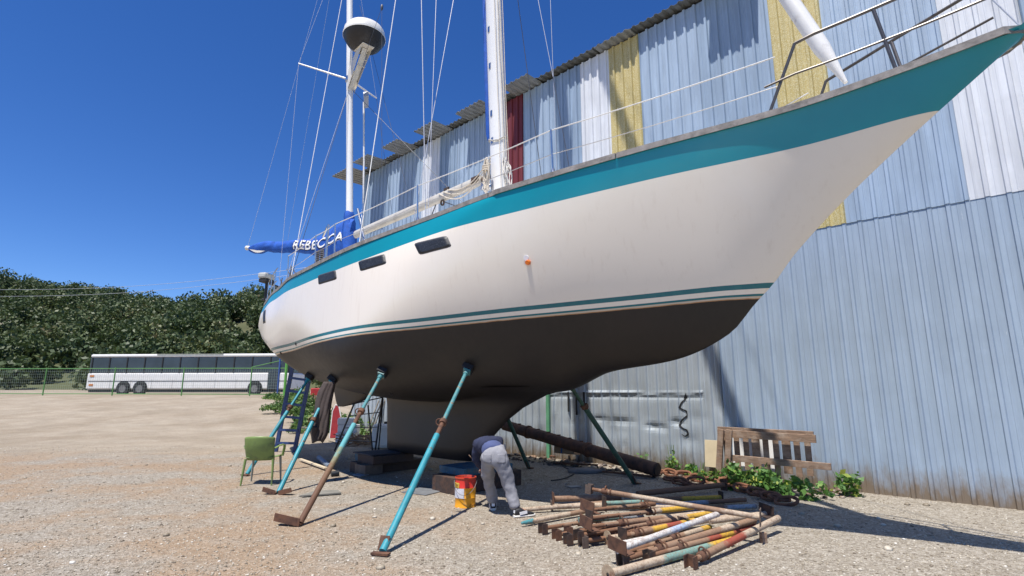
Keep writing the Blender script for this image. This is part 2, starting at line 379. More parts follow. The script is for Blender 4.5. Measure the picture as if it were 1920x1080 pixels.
# ------------------------------------------------------------------ hill and far woodland
def hillz(x, y):
    d = np.clip((y-62)/95., 0, 1); s = d*d*(3-2*d)
    return terr(x, y) + (23.5+3.5*np.sin(x*.031+1.0)+2*np.sin(x*.083))*s*np.clip((-x+15)/60, .15, 1)
hx = np.linspace(-330, 30, 60); hy = np.linspace(60, 260, 44)
X, Y = np.meshgrid(hx, hy, indexing='ij'); Z = hillz(X, Y)-.3
m_hill = M('hill_earth', (.075, .085, .035), .95, 0, .35, .05, (.15, .12, .07), .6, .1, .03)
structure(np_mesh('hill', np.stack([X, Y, Z], -1).reshape(-1, 3), np.array([(i*44+j, (i+1)*44+j, (i+1)*44+j+1, i*44+j+1) for i in range(59) for j in range(43)]), m_hill, smooth=True), 'scrub covered hillside')
def leaf_arrays(cent, normal_up=.3, size=.1, aspect=1.6):
    n = len(cent); R = rotmats(n); sz = size*(.6+.8*rng.random(n)) if np.isscalar(size) else size
    q = np.array([(-.5, 0, 0), (0, -.32, .05), (.5, 0, 0), (0, .32, .05)])*np.array([aspect, aspect, 1.])
    V = np.einsum('nij,kj->nki', R, q)*sz[:, None, None]+cent[:, None, :]
    return V.reshape(-1, 3), np.arange(4*n).reshape(n, 4)
nc = 1400
tx = -300*rng.random(nc)+2; ty = 64+120*rng.random(nc)**.8; keep = (tx > -1.9*ty) & (tx < -.15*ty); tx, ty = tx[keep], ty[keep]
tz = hillz(tx, ty); cr = 1.6+2.4*rng.random(len(tx)); C = []
for x, y, z, r in zip(tx, ty, tz, cr):
    k = int(360+150*r); p = rng.normal(size=(k, 3)); p /= np.linalg.norm(p, axis=1)[:, None]
    sub = rng.normal(size=(5, 3))*.45; p = p*(.55+.45*rng.random((k, 1))) + sub[rng.integers(0, 5, k)]
    C.append(np.array([x, y, z+r*.75])+p*np.array([r, r, r*.85])*.8)
C = np.concatenate(C); Vl, Fl = leaf_arrays(C, size=.42)
tag(np_mesh('woodland', Vl, Fl, m_wood_far), 'dark green woodland covering the far hillside', 'woodland', kind='stuff')

# ------------------------------------------------------------------ leafy plants
def plant(name, base, r, h, n, leaf, mat, label, cat='plant', group=None, stems=5):
    t = thing(name, label, cat, base, 0, group); bz = base[2]
    p = rng.normal(size=(n, 3)); p /= np.linalg.norm(p, axis=1)[:, None]; p *= (.35+.65*rng.random((n, 1)))
    p[:, 2] = np.abs(p[:, 2]); lob = rng.normal(size=(6, 3))*np.array([.55, .55, .22]); p = p*.62+lob[rng.integers(0, 6, n)]
    c = np.array([0, 0, .02])+p*np.array([r, r, h]); c[:, 2] = np.clip(c[:, 2], .02, None)
    V, F = leaf_arrays(c, size=leaf); o = np_mesh('foliage', V, F, mat, t)
    mb = MB()
    for i in range(stems):
        a = random.uniform(0, 2*pi); q = random.uniform(.2, .7)
        mb.tube([(0, 0, -.03), (q*r*.5*cos(a), q*r*.5*sin(a), h*.4), (q*r*cos(a), q*r*sin(a), h*.85)], [.008, .006, .003], 5)
    mb.build('stem', m_bush, t, local=True); return t

# ------------------------------------------------------------------ metal shed
shed = thing('metal_shed', 'tall shed with patchwork wall of blue, white, red and yellow corrugated metal sheets', 'shed', (W0[0], W0[1], 0), math.atan2(WD[1], WD[0]))
PIT = .23
def prof_pts(v0, v1, ph=0.0):
    pts = [(v0, 0.)]; k = math.floor((v0-ph)/PIT)-1
    while True:
        c = k*PIT+ph
        for dv, h in ((-.036, 0), (-.022, .042), (.022, .042), (.036, 0), (.095, 0), (.104, .006), (.118, .006), (.127, 0)):
            if v0+.002 < c+dv < v1-.002: pts.append((c+dv, h))
        k += 1
        if c > v1: break
    pts.append((v1, 0.)); return pts
def panel(v0, v1, z0, z1, mat, off=0., nz=2, dent=None, label=None):
    pts = prof_pts(v0, v1); P = []
    for v, h in pts:
        for j in range(nz):
            z = z0+(z1-z0)*j/(nz-1); d = h+off+(dent(v, z) if dent else 0); P.append((v, -d, z))
    o = MB().grid(P, len(pts), nz).build('wall_panel', mat, shed, local=True)
    if label: o['label'] = label
    return o
EAVE = 9.85
ups = [(-13.05, -11.2, wm_blue), (-11.2, -9.27, wm_light), (-9.27, -8.36, wm_white), (-8.36, -7.47, wm_blue), (-7.47, -5.34, wm_light), (-5.34, -4.62, wm_red),
       (-4.62, -3.6, wm_light), (-3.6, -2.63, wm_blue), (-2.63, -1.76, wm_white), (-1.76, -.92, wm_yellow), (-.92, .5, wm_light), (.5, 1.93, wm_blue), (1.93, 2.8, wm_yellow),
       (2.8, 4.4, wm_light), (4.4, 5.3, wm_white), (5.3, 7.2, wm_blue), (7.2, 9, wm_light)]
nmz = {wm_red: 'dark red corrugated sheet', wm_white: 'white corrugated sheet', wm_yellow: 'yellow speckled corrugated sheet'}
for i, (a, b_, mt) in enumerate(ups):
    panel(a, b_, 4.35, EAVE, mt, .004*(i % 2)+.004, label=nmz.get(mt))
dents = [(random.uniform(-4.5, 1.2), random.uniform(.3, 1.7), random.uniform(.05, .3), random.uniform(.06, .25), random.uniform(-.026, .018)) for _ in range(46)]
dents += [(-1.8, .92, .30, .07, -.035), (-1.05, .85, .16, .06, -.04), (-.5, .95, .13, .07, -.045), (-2.4, .95, .16, .06, -.03)]
def dent(v, z):
    d = .028*math.exp(-((z-(1.52+.012*sin(v*2.1)+.008*sin(v*7)))/.022)**2)*(1 if -4 < v < 0.05 else 0)
    d -= .018*math.exp(-((z-1.45)/.05)**2)*(1 if -4 < v < 0.05 else 0)
    for a, c, sa, sc_, q in dents:
        e = ((v-a)/sa)**2+((z-c)/sc_)**2
        if e < 9: d += q*math.exp(-e)
    return d
lows = [(-13.05, -9.2, 24), (-9.2, -6, 24), (-6, -3.82, 60), (-3.82, -1.5, 90), (-1.5, .45, 90), (.45, 2.9, 40), (2.9, 5.6, 16), (5.6, 9, 16)]
for i, (a, b_, nz) in enumerate(lows):
    panel(a, b_, -.15, 4.40, wm_silver if b_ < .5 else wm_lowblue, .0 - .003*(i % 2)-.004, nz, dent)
# frame post at the seam, painted mark, taped slits
MB().box((-3.815, -.05, .72), (.085, .05, 2.0)).build('post', M('post_green', (.13, .36, .20), .6, 0, .2, 4), shed, local=True)
mk = MB(); mpx = [(1286, 744), (1283, 750), (1277, 757), (1275, 764), (1280, 768), (1287, 771), (1289, 778), (1283, 784), (1277, 790), (1275, 797), (1280, 803), (1288, 807), (1290, 813), (1284, 818), (1278, 814)]
_pp = np.array(prof_pts(-2.0, 1.0))
def onsheet(v, z, o=.006): return Vector((v, -(float(np.interp(v, _pp[:, 0], _pp[:, 1]))+dent(v, z)+o), z))
ctl = np.array([wallp(*a) for a in mpx]); tt_ = np.linspace(0, len(mpx)-1, 110); P = []
pv, pz = pchip(np.arange(len(mpx)), ctl[:, 0], tt_), pchip(np.arange(len(mpx)), ctl[:, 1], tt_)
for i in range(110):
    j0, j1 = max(i-1, 0), min(i+1, 109); d_ = Vector((pv[j1]-pv[j0], pz[j1]-pz[j0])).normalized(); w_ = .016*(1 if i < 95 else (110-i)/15+.2)
    for q in (-1, 0, 1): P.append(onsheet(pv[i]-d_.y*w_*q, pz[i]+d_.x*w_*q))
mk.grid(P, 110, 3); v, z = wallp(1286, 744)
mk.add([onsheet(v-.055, z-.035, .007), onsheet(v+.05, z-.03, .007), onsheet(v+.03, z+.08, .007)], [(0, 1, 2)])
mk.build('painted_mark', m_black, shed, local=True)['label'] = 'black squiggle with an arrow head'
mk = MB()
for px, y0, y1 in ((1068, 735, 772), (1083, 745, 778), (1097, 735, 760)):
    (v, z1), (_, z0) = wallp(px, y0), wallp(px, y1); mk.box((v, -.05, (z0+z1)/2), (.05, .012, z1-z0))
mk.build('slit', m_black, shed, local=True)
# roof and its uneven overhanging sheets
def corr(v0, v1, y0, y1, z0, z1, amp=.03, pit=.19):
    n = int((v1-v0)/pit*8)+1; P = []
    for i in range(n):
        v = v0+(v1-v0)*i/(n-1); w = amp*(1 if sin(2*pi*v/pit) > .3 else (-.2 if sin(2*pi*v/pit) < -.3 else sin(2*pi*v/pit)))
        for y, z in ((y0, z0), (y1, z1)): P.append((v, y, z+w))
    return MB().grid(P, n, 2)
ro = corr(-13.15, 9.1, -.24, 14, EAVE+.07, EAVE+1.6).build('roof', wm_roof, shed, local=True)
sh = ro.modifiers.new('t', 'SOLIDIFY'); sh.thickness = .004
rs = [(-14.1, -12.75, .85), (-12.35, -11.36, .95), (-10.52, -9.55, .88), (-8.75, -7.74, .80), (-6.9, -5.75, .60), (-4.92, -3.94, .62), (-2.0, -.98, .30), (.82, 1.82, .60), (3.6, 4.6, .6), (6.2, 7.2, .7)]
for v0, v1, L in rs:
    o = corr(v0, v1, -L, .55, EAVE+.015-.01*L+.02, EAVE+.05).build('roof_sheet', wm_osheet, shed, local=True)
    q = o.modifiers.new('t', 'SOLIDIFY'); q.thickness = .004
e = MB(); e.box((-13.06, 7, 4.85), (.02, 14, 10.1)); e.box((9.01, 7, 4.85), (.02, 14, 10.1)); e.box((-2, 14, 5.5), (22.2, .02, 11.3)); e.build('wall', wm_blue, shed, local=True)
e = MB()
for k in range(12): e.box((-12.5+k*1.85, .12, 4.9), (.1, .1, 9.7))
e.build('frame_post', m_rust, shed, local=True)

# ------------------------------------------------------------------ sailing yacht (local x = forward along the keel, y = port, z = up)
KS = [-7.35, -6.9, -6, -4.5, -2.5, 0, 2, 4, 5.5, 7, 8, 9.1]
ZK = [-7.35, -6.8, -5.8, -4.8, -3.3, -1.5, .5, 2.3, 3.33, 4.2, 5.26, 5.97, 6.3, 6.5, 6.75, 9.1]
HB = [.304, 1.026, 1.289, 1.652, 1.866, 1.971, 1.705, 1.342, .933, .527, .296, .094]
HZS = [3.9, 3.895, 3.919, 3.97, 3.97, 4.019, 4.195, 4.271, 4.36, 4.415, 4.519, 4.66]
HP = [2.002, 1.994, 1.969, 2.004, 2.122, 2.298, 2.129, 1.881, 1.439, 1.278, 1.346, 1.338]
HTH = [.1, .1, .085, .106, .018, .025, .08, 0, 0, 0, 0, 0]
HZM = [.549, .506, .432, .331, .617, .423, .728, 1.067, 1.175, 1.315, 1.3, 1.3]
HZB = [3.5, 2.954, 2.507, 2.329, 1.684, 1.452, 1.364, 1.496, 1.549, 1.81, 1.941, 2.215, 2.542, 2.721, 3.012, 4.849]
ZW, TR, BW0, BW1 = 2.4455, .0201, .3116, .0105
SB = 8.84
def zsh(s): return pchip(KS, HZS, np.asarray(s, float))
def zbt(s): return pchip(ZK, HZB, np.asarray(s, float))
def hbm(s, z):
    s = np.asarray(s, float); z = np.asarray(z, float); zb = zbt(s); zs = np.maximum(zsh(s), zb+.02); B = pchip(KS, HB, s); p = pchip(KS, HP, s)
    zf = pchip(KS, HZM, s); th = pchip(KS, HTH, s); zm = zb+zf*(zs-zb)
    f = (1-(1-np.clip((z-zb)/(zm-zb), 0, 1))**p+1e-12)**(1/p); fs = (1-(1-np.clip((zs-zb)/(zm-zb), 0, 1))**p+1e-12)**(1/p)
    up = np.clip((z-zm)/np.maximum(zs-zm, 1e-3), 0, 1)*(zm < zs)
    return B*f/fs*(1-th*up**2)
def hs(s, z, side=-1, out=0.0):
    """point on the hull side, pushed out along its normal"""
    b = float(hbm(s, z)); e = .02
    ds = float(hbm(s+e, z)-hbm(s-e, z))/(2*e); dz = float(hbm(s, z+e)-hbm(s, z-e))/(2*e)
    nrm = Vector((-ds, 1, -dz)).normalized(); p = Vector((s, b, z))+nrm*out
    return Vector((p.x, side*p.y, p.z)), Vector((nrm.x, side*nrm.y, nrm.z))
def sheer(s, side=-1, dz=0.0, inset=0.0):
    z = float(zsh(s)); return Vector((s, side*max(.02, float(hbm(s, z))-inset), z+dz))
def hullhit(px, py):
    q = ray(px, py)
    for t in np.arange(3, 19, .01):
        X_ = CP+q*t; l = w2b(X_)
        if -7.3 < l.x < 8.6 and l.z > float(zbt(l.x)) and abs(l.y) < float(hbm(l.x, l.z)) and l.z < float(zsh(l.x)): return l
    return None
yacht = thing('sailing_yacht', 'white two masted sailing yacht with teal sheer band and black bottom, propped up ashore', 'sailing yacht', (BO[0], BO[1], 0), BA)
# hull shell
sg = np.concatenate([-7.35+1.0*np.linspace(0, 1, 26)**2, np.linspace(-6.25, 8.3, 150), np.linspace(8.34, SB, 14)])
tt = np.linspace(0, 1, 56)**1.35; P = []; U = []
for side in (1, -1):
    pass
ring = [(-1, t) for t in tt[::-1]]+[(1, t) for t in tt[1:]]
for s in sg:
    zb, zs = float(zbt(s)), float(zsh(s)); zs = max(zs, zb+.02); wd = BW0+BW1*s
    for side, t in ring:
        z = zb+(zs-zb)*t; b = float(hbm(s, z)) if t > 0 else 0.
        P.append((s, side*b, z)); U.append((z-(zs-wd), z-(ZW+TR*s)))
mb = MB().grid(P, len(sg), len(ring), U)
mb.f.append(tuple(range(len(ring)))); mb.m.append(0)
mb.f.append(tuple(reversed(range((len(sg)-1)*len(ring), len(sg)*len(ring))))); mb.m.append(0)
hull = mb.build('hull', m_hull, yacht, smooth=True, local=True, ang=60)
# keel and skeg
def foil(name, rows, mat):
    """rows: (z, s_aft, s_fwd, half thickness)"""
    P = []; n = 22
    for z, a, f, h in rows:
        for k in range(n):
            c = 2*pi*k/n; x = (1+cos(c))/2                        # 1 = leading edge
            y = h*sin(c)*(.35+.65*(x**.6)) if abs(sin(c)) > 1e-6 else 0
            P.append((a+(f-a)*x, y, z))
    m_ = MB().grid(P, len(rows), n); nr = len(rows)
    m_.f = []; m_.m = []
    for i in range(nr-1):
        for k in range(n): m_.f.append((i*n+k, i*n+(k+1) % n, (i+1)*n+(k+1) % n, (i+1)*n+k)); m_.m.append(0)
    m_.f.append(tuple(reversed(range(n)))); m_.m.append(0); m_.f.append(tuple(range((nr-1)*n, nr*n))); m_.m.append(0)
    return m_.build(name, mat, yacht, smooth=True, local=True, ang=50)
foil('keel', [(.375, -1.48, 1.25, .19), (.40, -1.53, 1.38, .225), (.6, -1.54, 1.60, .23), (.85, -1.56, 1.88, .22), (1.1, -1.58, 2.2, .215), (1.3, -1.60, 2.55, .23),
              (1.42, -1.64, 2.85, .29), (1.50, -1.75, 3.05, .42), (1.56, -1.95, 3.3, .62), (1.62, -2.3, 3.5, .86)], m_anti)
foil('skeg', [(1.20, -3.92, -3.62, .03), (1.26, -3.98, -3.1, .06), (1.36, -4.06, -2.6, .09), (1.48, -4.12, -2.2, .13), (1.6, -4.2, -1.8, .22), (1.75, -4.3, -1.6, .40), (1.9, -4.4, -1.5, .6)], m_anti)
# deck, coachroof, toe rail
P = []
ds = np.linspace(-7.25, 8.75, 80)
for s in ds:
    z = float(zsh(s)); b = float(hbm(s, z))-.02
    for k in range(9):
        q = k/4-1; P.append((s, q*max(b, .01), z-.03+.05*(1-q*q)))
MB().grid(P, len(ds), 9).build('deck', m_cream, yacht, smooth=True, local=True)
P = []; cs = np.linspace(-1.2, 3.6, 20)
for s in cs:
    w = 1.15-.06*(s-1)**2*.25; z0 = float(zsh(s))-.05; e = min(1, (s+1.2)/.25, (3.6-s)/.7)*.36
    for q, h in ((-1, 0), (-.96, .85), (-.85, 1), (0, 1.12), (.85, 1), (.96, .85), (1, 0)): P.append((s, q*w, z0+h*max(e, .01)))
MB().grid(P, len(cs), 7).build('coachroof', m_white, yacht, smooth=True, local=True)
for side in (-1, 1):
    rs_ = np.linspace(-7.2, 8.8, 110); cuts = [i for i, s in enumerate(rs_)]
    m_ = MB()
    for a, b_ in ((-7.2, -4.0), (-3.985, -.2), (-.185, 3.35), (3.365, 5.2), (5.215, 8.8)):
        ss = np.linspace(a, b_, 26); P = []
        for s in ss:
            p = sheer(s, side); q = -side
            for dy, dz in ((-.022, -.035), (-.022, .035), (.055, .035), (.055, -.01)): P.append((p.x, p.y+q*dy, p.z+dz))
        n = len(ss); o = len(m_.v); m_.v += P; m_.uv += [(0, 0)]*len(P)
        for i in range(n-1):
            for k in range(4): m_.f.append((o+i*4+k, o+i*4+(k+1) % 4, o+(i+1)*4+(k+1) % 4, o+(i+1)*4+k)); m_.m.append(0)
        m_.f += [(o+3, o+2, o+1, o), (o+(n-1)*4, o+(n-1)*4+1, o+(n-1)*4+2, o+(n-1)*4+3)]; m_.m += [0, 0]
    m_.build('toe_rail', m_railwood, yacht, local=True)
# portlights: dark panes set on the hull with a thin frame
m_pane = M('dark_pane', (.014, .015, .018), .5, 0, .35, 25, (.085, .09, .10), .60, .06, 60)
m_frame = M('pane_frame', (.06, .06, .065), .5, 0, .2, 20)
def portlight(cpx, side=-1):
    """cpx: corners tl, tr, br, bl"""
    L = [hullhit(*p) for p in cpx]
    pts = []
    def corner(u, v):
        return (L[0].lerp(L[1], u)).lerp(L[3].lerp(L[2], u), v)
    def lay(out, shrink, name, mat):
        n = 9; P = []
        for i in range(n):
            for j in range(n):
                u, v = i/(n-1), j/(n-1)
                a, c = 2*u-1, 2*v-1                                  # rounded corners
                r = .22; ax = 1-r; k = 1.
                if abs(a) > ax and abs(c) > ax:
                    dx, dy = (abs(a)-ax)/r, (abs(c)-ax)/r; h = sqrt(dx*dx+dy*dy); mxx = max(dx, dy)
                    if h > 0: dx, dy = dx*mxx/h, dy*mxx/h
                    a = math.copysign(ax+dx*r, a); c = math.copysign(ax+dy*r, c)
                a *= shrink[0]; c *= shrink[1]
                p = corner((a+1)/2, (c+1)/2); q, _ = hs(p.x, p.z, side, out); P.append(q)
        o = MB().grid(P, n, n).build(name, mat, yacht, smooth=True, local=True)
        sd = o.modifiers.new('t', 'SOLIDIFY'); sd.thickness = .003; sd.offset = 0
        return o
    f = lay(.001, (1.04, 1.09), 'portlight', m_frame); p = lay(.004, (.965, .92), 'pane', m_pane); p.parent = f
for c in (((778, 457), (838, 443), (846, 462), (788, 477)), ((673, 491), (721, 477), (724, 494), (677, 508)), ((597, 517), (629, 507), (631, 523), (598, 533)), ((494, 584), (498.5, 581), (498, 604), (493.5, 606))):
    try: portlight(c)
    except Exception as ex: print('portlight', c, ex)
# starboard plug, skin fittings, rust stain pin holes
l = hullhit(991, 492); p, nrm = hs(l.x, l.z, -1, 0)
MB().lathe([(.0, -.01), (.035, -.01), (.035, .02), (.028, .045), (0, .045)], p, nrm, 14).build('drain_plug', M('orange_plastic', (.75, .17, .012), .35, 0, .1, 9), yacht, smooth=True, local=True)
p2, _ = hs(l.x-.02, l.z+.06, -1, .004)
MB().lathe([(0, -.01), (.038, -.01), (.038, .004), (0, .004)], p2, nrm, 14).build('patch', M('patch_white', (.82, .83, .85), .3, 0, .05), yacht, local=True)
for px, py in ((684, 738), (733, 737), (555, 645), (527, 662)):
    l = hullhit(px, py)
    if l:
        p, nrm = hs(l.x, l.z, -1, 0); MB().lathe([(0, -.01), (.03, -.01), (.034, .006), (.022, .012), (.02, -.004), (0, -.004)], p, nrm, 12).build('skin_fitting', m_black, yacht, smooth=True, local=True)

# masts
MR = lambda z: 1.97-(z-5.12)*.0535
ZR = lambda z: -3.79-(z-5.1)*.122
def mast_tube(fn, zs_, ra, rb, name, mat, seg=20):
    return MB().tube([(fn(z), 0, z) for z in zs_], [(ra, rb)]*len(zs_), seg).build(name, mat, yacht, smooth=True, local=True)
main = mast_tube(MR, [4.0, 8, 12, 16, 20.6, 24.1], .125, .185, 'main_mast', m_mast)
e = MB()
for sgn in (-1, 1):                                                # luff groove lips on the after face
    e.bar((MR(4.6)-.19, sgn*.022, 4.6), (MR(20.5)-.19, sgn*.022, 20.5), .012, .03)
for z in (6.05, 6.6, 7.6, 8.4, 9.2): e.box((MR(z)-.02, -.128, z), (.05, .012, .12))
e.build('mast_track', m_steel, main, local=True)
for z, L in ((11.2, 1.35), (15.6, 1.0)):
    for sgn in (-1, 1): MB().tube([(MR(z), sgn*.1, z), (MR(z)-.12, sgn*L, z+.06)], [(.03, .06), (.02, .045)], 10).build('spreader', m_mast, main, local=True, smooth=True)
P0 = cl(921, 348, -.16); e = MB(); e.lathe([(.07, 0), (.07, .03), (.05, .05), (.05, .11), (.07, .13), (.07, .16), (0, .16)], (P0.x-.08, -.12, P0.z), (-.5, -1, 0), 16)
e.build('winch', m_steel, main, smooth=True, local=True)
bc = MB(); bc.tube([(MR(z)-.25, .0, z) for z in (6.18, 6.3, 7.5, 10, 14)], [.03, .055, .055, .05, .04], 10)
bc.build('track_cover', m_blue, main, smooth=True, local=True)
e = MB(); zz = 6.05
e.tube([(MR(zz)+.2*cos(a), .145*sin(a)-.0, zz+.05*sin(a*2+.5)+.03*random.random()) for a in np.linspace(0, 2*pi*1.9, 40)], .011, 6)
e.build('lashing', M('rope_grey', (.45, .43, .39), .9, 0, .2, 30), main, smooth=True, local=True)
m_rope = M('rope_cream', (.62, .55, .45), .9, 0, .25, 40, bs=.3, bscale=120)
e = MB()
for dx, dy, zt in ((.19, -.06, 9), (.2, -.02, 15), (.15, -.12, 12), (.19, .05, 15)):
    e.tube(wob((MR(5.0)+dx+.02, dy, 5.0), (MR(zt)+dx-.01, dy, zt), 10, .006), .007, 5)
e.build('halyard', m_rope, main, local=True)
mizzen = mast_tube(ZR, [4.0, 8, 12, 16.2], .088, .098, 'mizzen_mast', m_mast)
# radar dome on its bracket, spreaders, antenna
rd = cl(683, 75)
rd = Vector((ZR(11)+.62, -.1, rd.z-.05))
# place the dome on the sight line at that distance forward of the mast
rdl = cl(683, 72, -.05); rd = Vector((rdl.x, -.05, rdl.z))
R_ = .56
e = MB(); e.lathe([(0.14, -.34), (.30, -.32), (.44, -.22), (R_-.02, -.06), (R_+.004, .0)], rd, (0, 0, 1), 36); 
dome_b = e.build('radar_dome', M('radar_base', (.02, .02, .022), .45, 0, .2, 10), mizzen, smooth=True, local=True)
e = MB(); e.lathe([(R_+.012, .0), (R_+.012, .05), (R_-.005, .06), (R_-.02, .20), (R_-.08, .29), (R_-.24, .34), (0.01, .36)], rd, (0, 0, 1), 36)
e.build('dome_cover', M('radar_white', (.80, .78, .72), .3, 0, .05, 4), mizzen, smooth=True, local=True)
sr = cl(655, 150); zr_ = sr.z
e = MB(); top = rd+Vector((0, 0, -.345)); mz = Vector((ZR(zr_-.1)+.09, 0, zr_-.1))
for y in (-.15, .15):
    e.prism([(top.x+.2, top.y+y, top.z), (top.x-.14, top.y+y, top.z), (mz.x, y*.7, mz.z-.35), (mz.x, y*.7, mz.z+.32)], (0, .006, 0))
e.box(top+Vector((0.02, 0, .0)), (.52, .34, .014))
e.bar((mz.x+.0, 0, mz.z-.42), (mz.x+.0, 0, mz.z+.36), .15, .03, (1, 0, 0))
e.bar(top+Vector((.1, 0, -.02)), (mz.x, 0, mz.z-.30), .16, .008, (1, 0, .6))
for k in range(3): e.bar((top.x-.02-.08*k, -.105, top.z-.05-.17*k), (top.x-.02-.08*k, .105, top.z-.05-.17*k), .02, .02)
e.build('radar_bracket', m_cream, mizzen, local=True)
sl, sr2 = cl(560, 119, -1.05), cl(706, 184, 1.0)
for tip in (sl, sr2):
    e = MB(); e.tube([(ZR(zr_), 0, zr_), tip], [(.032, .028), (.022, .02)], 10); e.build('spreader', m_mast, mizzen, smooth=True, local=True)
e = MB(); e.lathe([(.115, -.07), (.12, -.05), (.12, .05), (.115, .07)], (ZR(zr_), 0, zr_), (-.122, 0, 1), 16); e.build('mast_band', m_steel, mizzen, smooth=True, local=True)
# slender pole with a flat grey antenna beside the mizzen
ab, at_ = cl(681, 425, .5), cl(682, 192, .5)
ap = MB().tube([ab-Vector((0, 0, .6)), ab.lerp(at_, .5)+Vector((.03, 0, 0)), at_], .026, 8).build('antenna_pole', m_white, yacht, smooth=True, local=True)
e = MB(); d1 = Vector((.1, -.06, 0)); c_ = at_+Vector((.10, -.05, .0))
e.prism([c_+Vector((-.13, .06, .14)), c_+Vector((.05, -.05, .14)), c_+Vector((.14, -.07, .0)), c_+Vector((.08, -.03, -.18)), c_+Vector((-.08, .05, -.12))], (.05, .07, .02))
e.v = [tuple(c_+(Vector(v)-c_)*1.45) for v in e.v]
e.build('antenna', M('antenna_grey', (.42, .43, .45), .4, 0, .1), ap, local=True)
MB().tube([ab+Vector((-.07, .05, -.6)), at_+Vector((-.03, 0.05, -.25))], .02, 8).build('cable', m_black, ap, local=True)

# booms
b0, b1 = cl(905, 337), cl(667, 440)
e = MB(); e.tube([b0, b0.lerp(b1, .05), b0.lerp(b1, .95), b1], [(.055, .085), (.07, .105), (.07, .105), (.068, .10)], 16)
boom = e.build('main_boom', M('boom_cream', (.52, .49, .43), .4, 0, .08, 3, (.36, .33, .29), .62, .1, 4), yacht, smooth=True, local=True)
e = MB(); e.box(b0+Vector((.09, 0, .0)), (.26, .07, .07)); e.box(b0+Vector((-.15, 0, .03)), (.2, .16, .12)); e.build('gooseneck', m_rustdark, boom, local=True)
MB().box(b0.lerp(b1, .22)+Vector((0, -.03, .12)), (.16, .03, .05)).build('cleat', m_rustdark, boom, local=True); e = MB()
e.lathe([(.045, -.02), (.065, -.01), (.065, .01), (.045, .02), (.045, -.02)], b0.lerp(b1, .24)+Vector((0, -.05, -.15)), (0, 1, .2), 14, cap=False)
e.build('shackle', m_rustdark, boom, local=True)
e = MB(); q = b0.lerp(b1, .3)
e.tube([q+Vector((0, 0, -.1)), (q.x-.6, -.1, q.z-1.2)], .012, 6); e.tube([q+Vector((.25, 0, -.1)), (MR(4.4), -.05, 4.5)], .01, 6)
e.build('vang', m_wiredark, boom, local=True)
e = MB()
for k in range(3):
    a = Vector((MR(5.9)-.1, -.1, 5.75-.06*k)); c = b0.lerp(b1, .2+.03*k)+Vector((0, -.08, .06))
    e.tube([a.lerp(c, t)+Vector((0, 0, -.22*sin(pi*t)*(1+.3*k))) for t in np.linspace(0, 1, 12)], .011, 6)
e.build('rope', m_rope, boom, smooth=True, local=True)

# mizzen boom under its blue cover with the name on it
m0 = Vector((ZR(5.1), 0, 5.12)); m1 = w2b(at(464, 465, 14.95)); bdir = (m1-m0); BL = bdir.length; bdir.normalize()
bside = bdir.cross(Vector((0, 0, 1))).normalized(); bup = bside.cross(bdir).normalized()
if bside.dot(w2b((0, 0, 0))-m0) < 0: bside = -bside
mboom = MB().tube([m0+bdir*.12, m1], .062, 12).build('mizzen_boom', m_mast, yacht, smooth=True, local=True)
MB().tube([m1-bdir*.04, m1+bdir*.03], .068, 12).build('boom_end', m_cream, mboom, smooth=True, local=True)
T_ = [0, .05, .10, .16, .24, .34, .5, .66, .8, .9, .97]
HH = [.50, .48, .45, .385, .29, .215, .18, .16, .145, .10, .055]; HW = [.10, .135, .15, .15, .145, .14, .13, .12, .11, .085, .06]; HO = [.33, .31, .28, .21, .13, .085, .065, .06, .045, .03, .015]
fh, fw, fo = (lambda t, a=a: float(pchip(T_, a, np.array(t))) for a in (HH, HW, HO))
def cov(t, a, out=0.0):
    h, w_, o = fh(t), fw(t), fo(t); wr = 1+.05*sin(9*a+40*t)*sin(23*t+a)+.035*sin(61*t+3*a)
    sag = .02*sin(17*t)
    return m0+bdir*(t*BL)+bup*(o+h*sin(a)*wr+sag-(.10*max(0, -sin(a))*(t > .78)*sin((t-.78)/.22*pi)))+bside*((w_+out)*cos(a)*wr)
nt_, na_ = 90, 28; P = [cov(.97*i/(nt_-1), 2*pi*k/na_) for i in range(nt_) for k in range(na_)]
e = MB(); o = 0; e.v = P; e.uv = [(0, 0)]*len(P)
for i in range(nt_-1):
    for k in range(na_): e.f.append((i*na_+k, i*na_+(k+1) % na_, (i+1)*na_+(k+1) % na_, (i+1)*na_+k)); e.m.append(0)
e.f += [tuple(reversed(range(na_))), tuple(range((nt_-1)*na_, nt_*na_))]; e.m += [0, 0]
cover = e.build('sail_cover', m_blue, mboom, smooth=True, local=True)
e = MB(); pr = [(z, r) for z, r in ((5.0, .17), (5.4, .19), (5.62, .175), (5.8, .15), (5.95, .125), (6.02, .135), (6.12, .13), (6.18, .105))]
e.tube([(ZR(z)-.02, 0, z) for z, r in pr], [(r*(1+.06*(i % 2)), r) for i, (z, r) in enumerate(pr)], 16)
e.build('cover_collar', m_blue, mboom, smooth=True, local=True)
e = MB(); P = []
for i in range(20):
    t = .78+.17*i/19
    for k in (0, 1): P.append(m0+bdir*(t*BL)+bside*(.075)+bup*(fo(t)-fh(t)*.75-.07*k*sin((t-.78)/.17*pi)-.02))
e.grid(P, 20, 2).build('hem', m_cream, mboom, local=True)
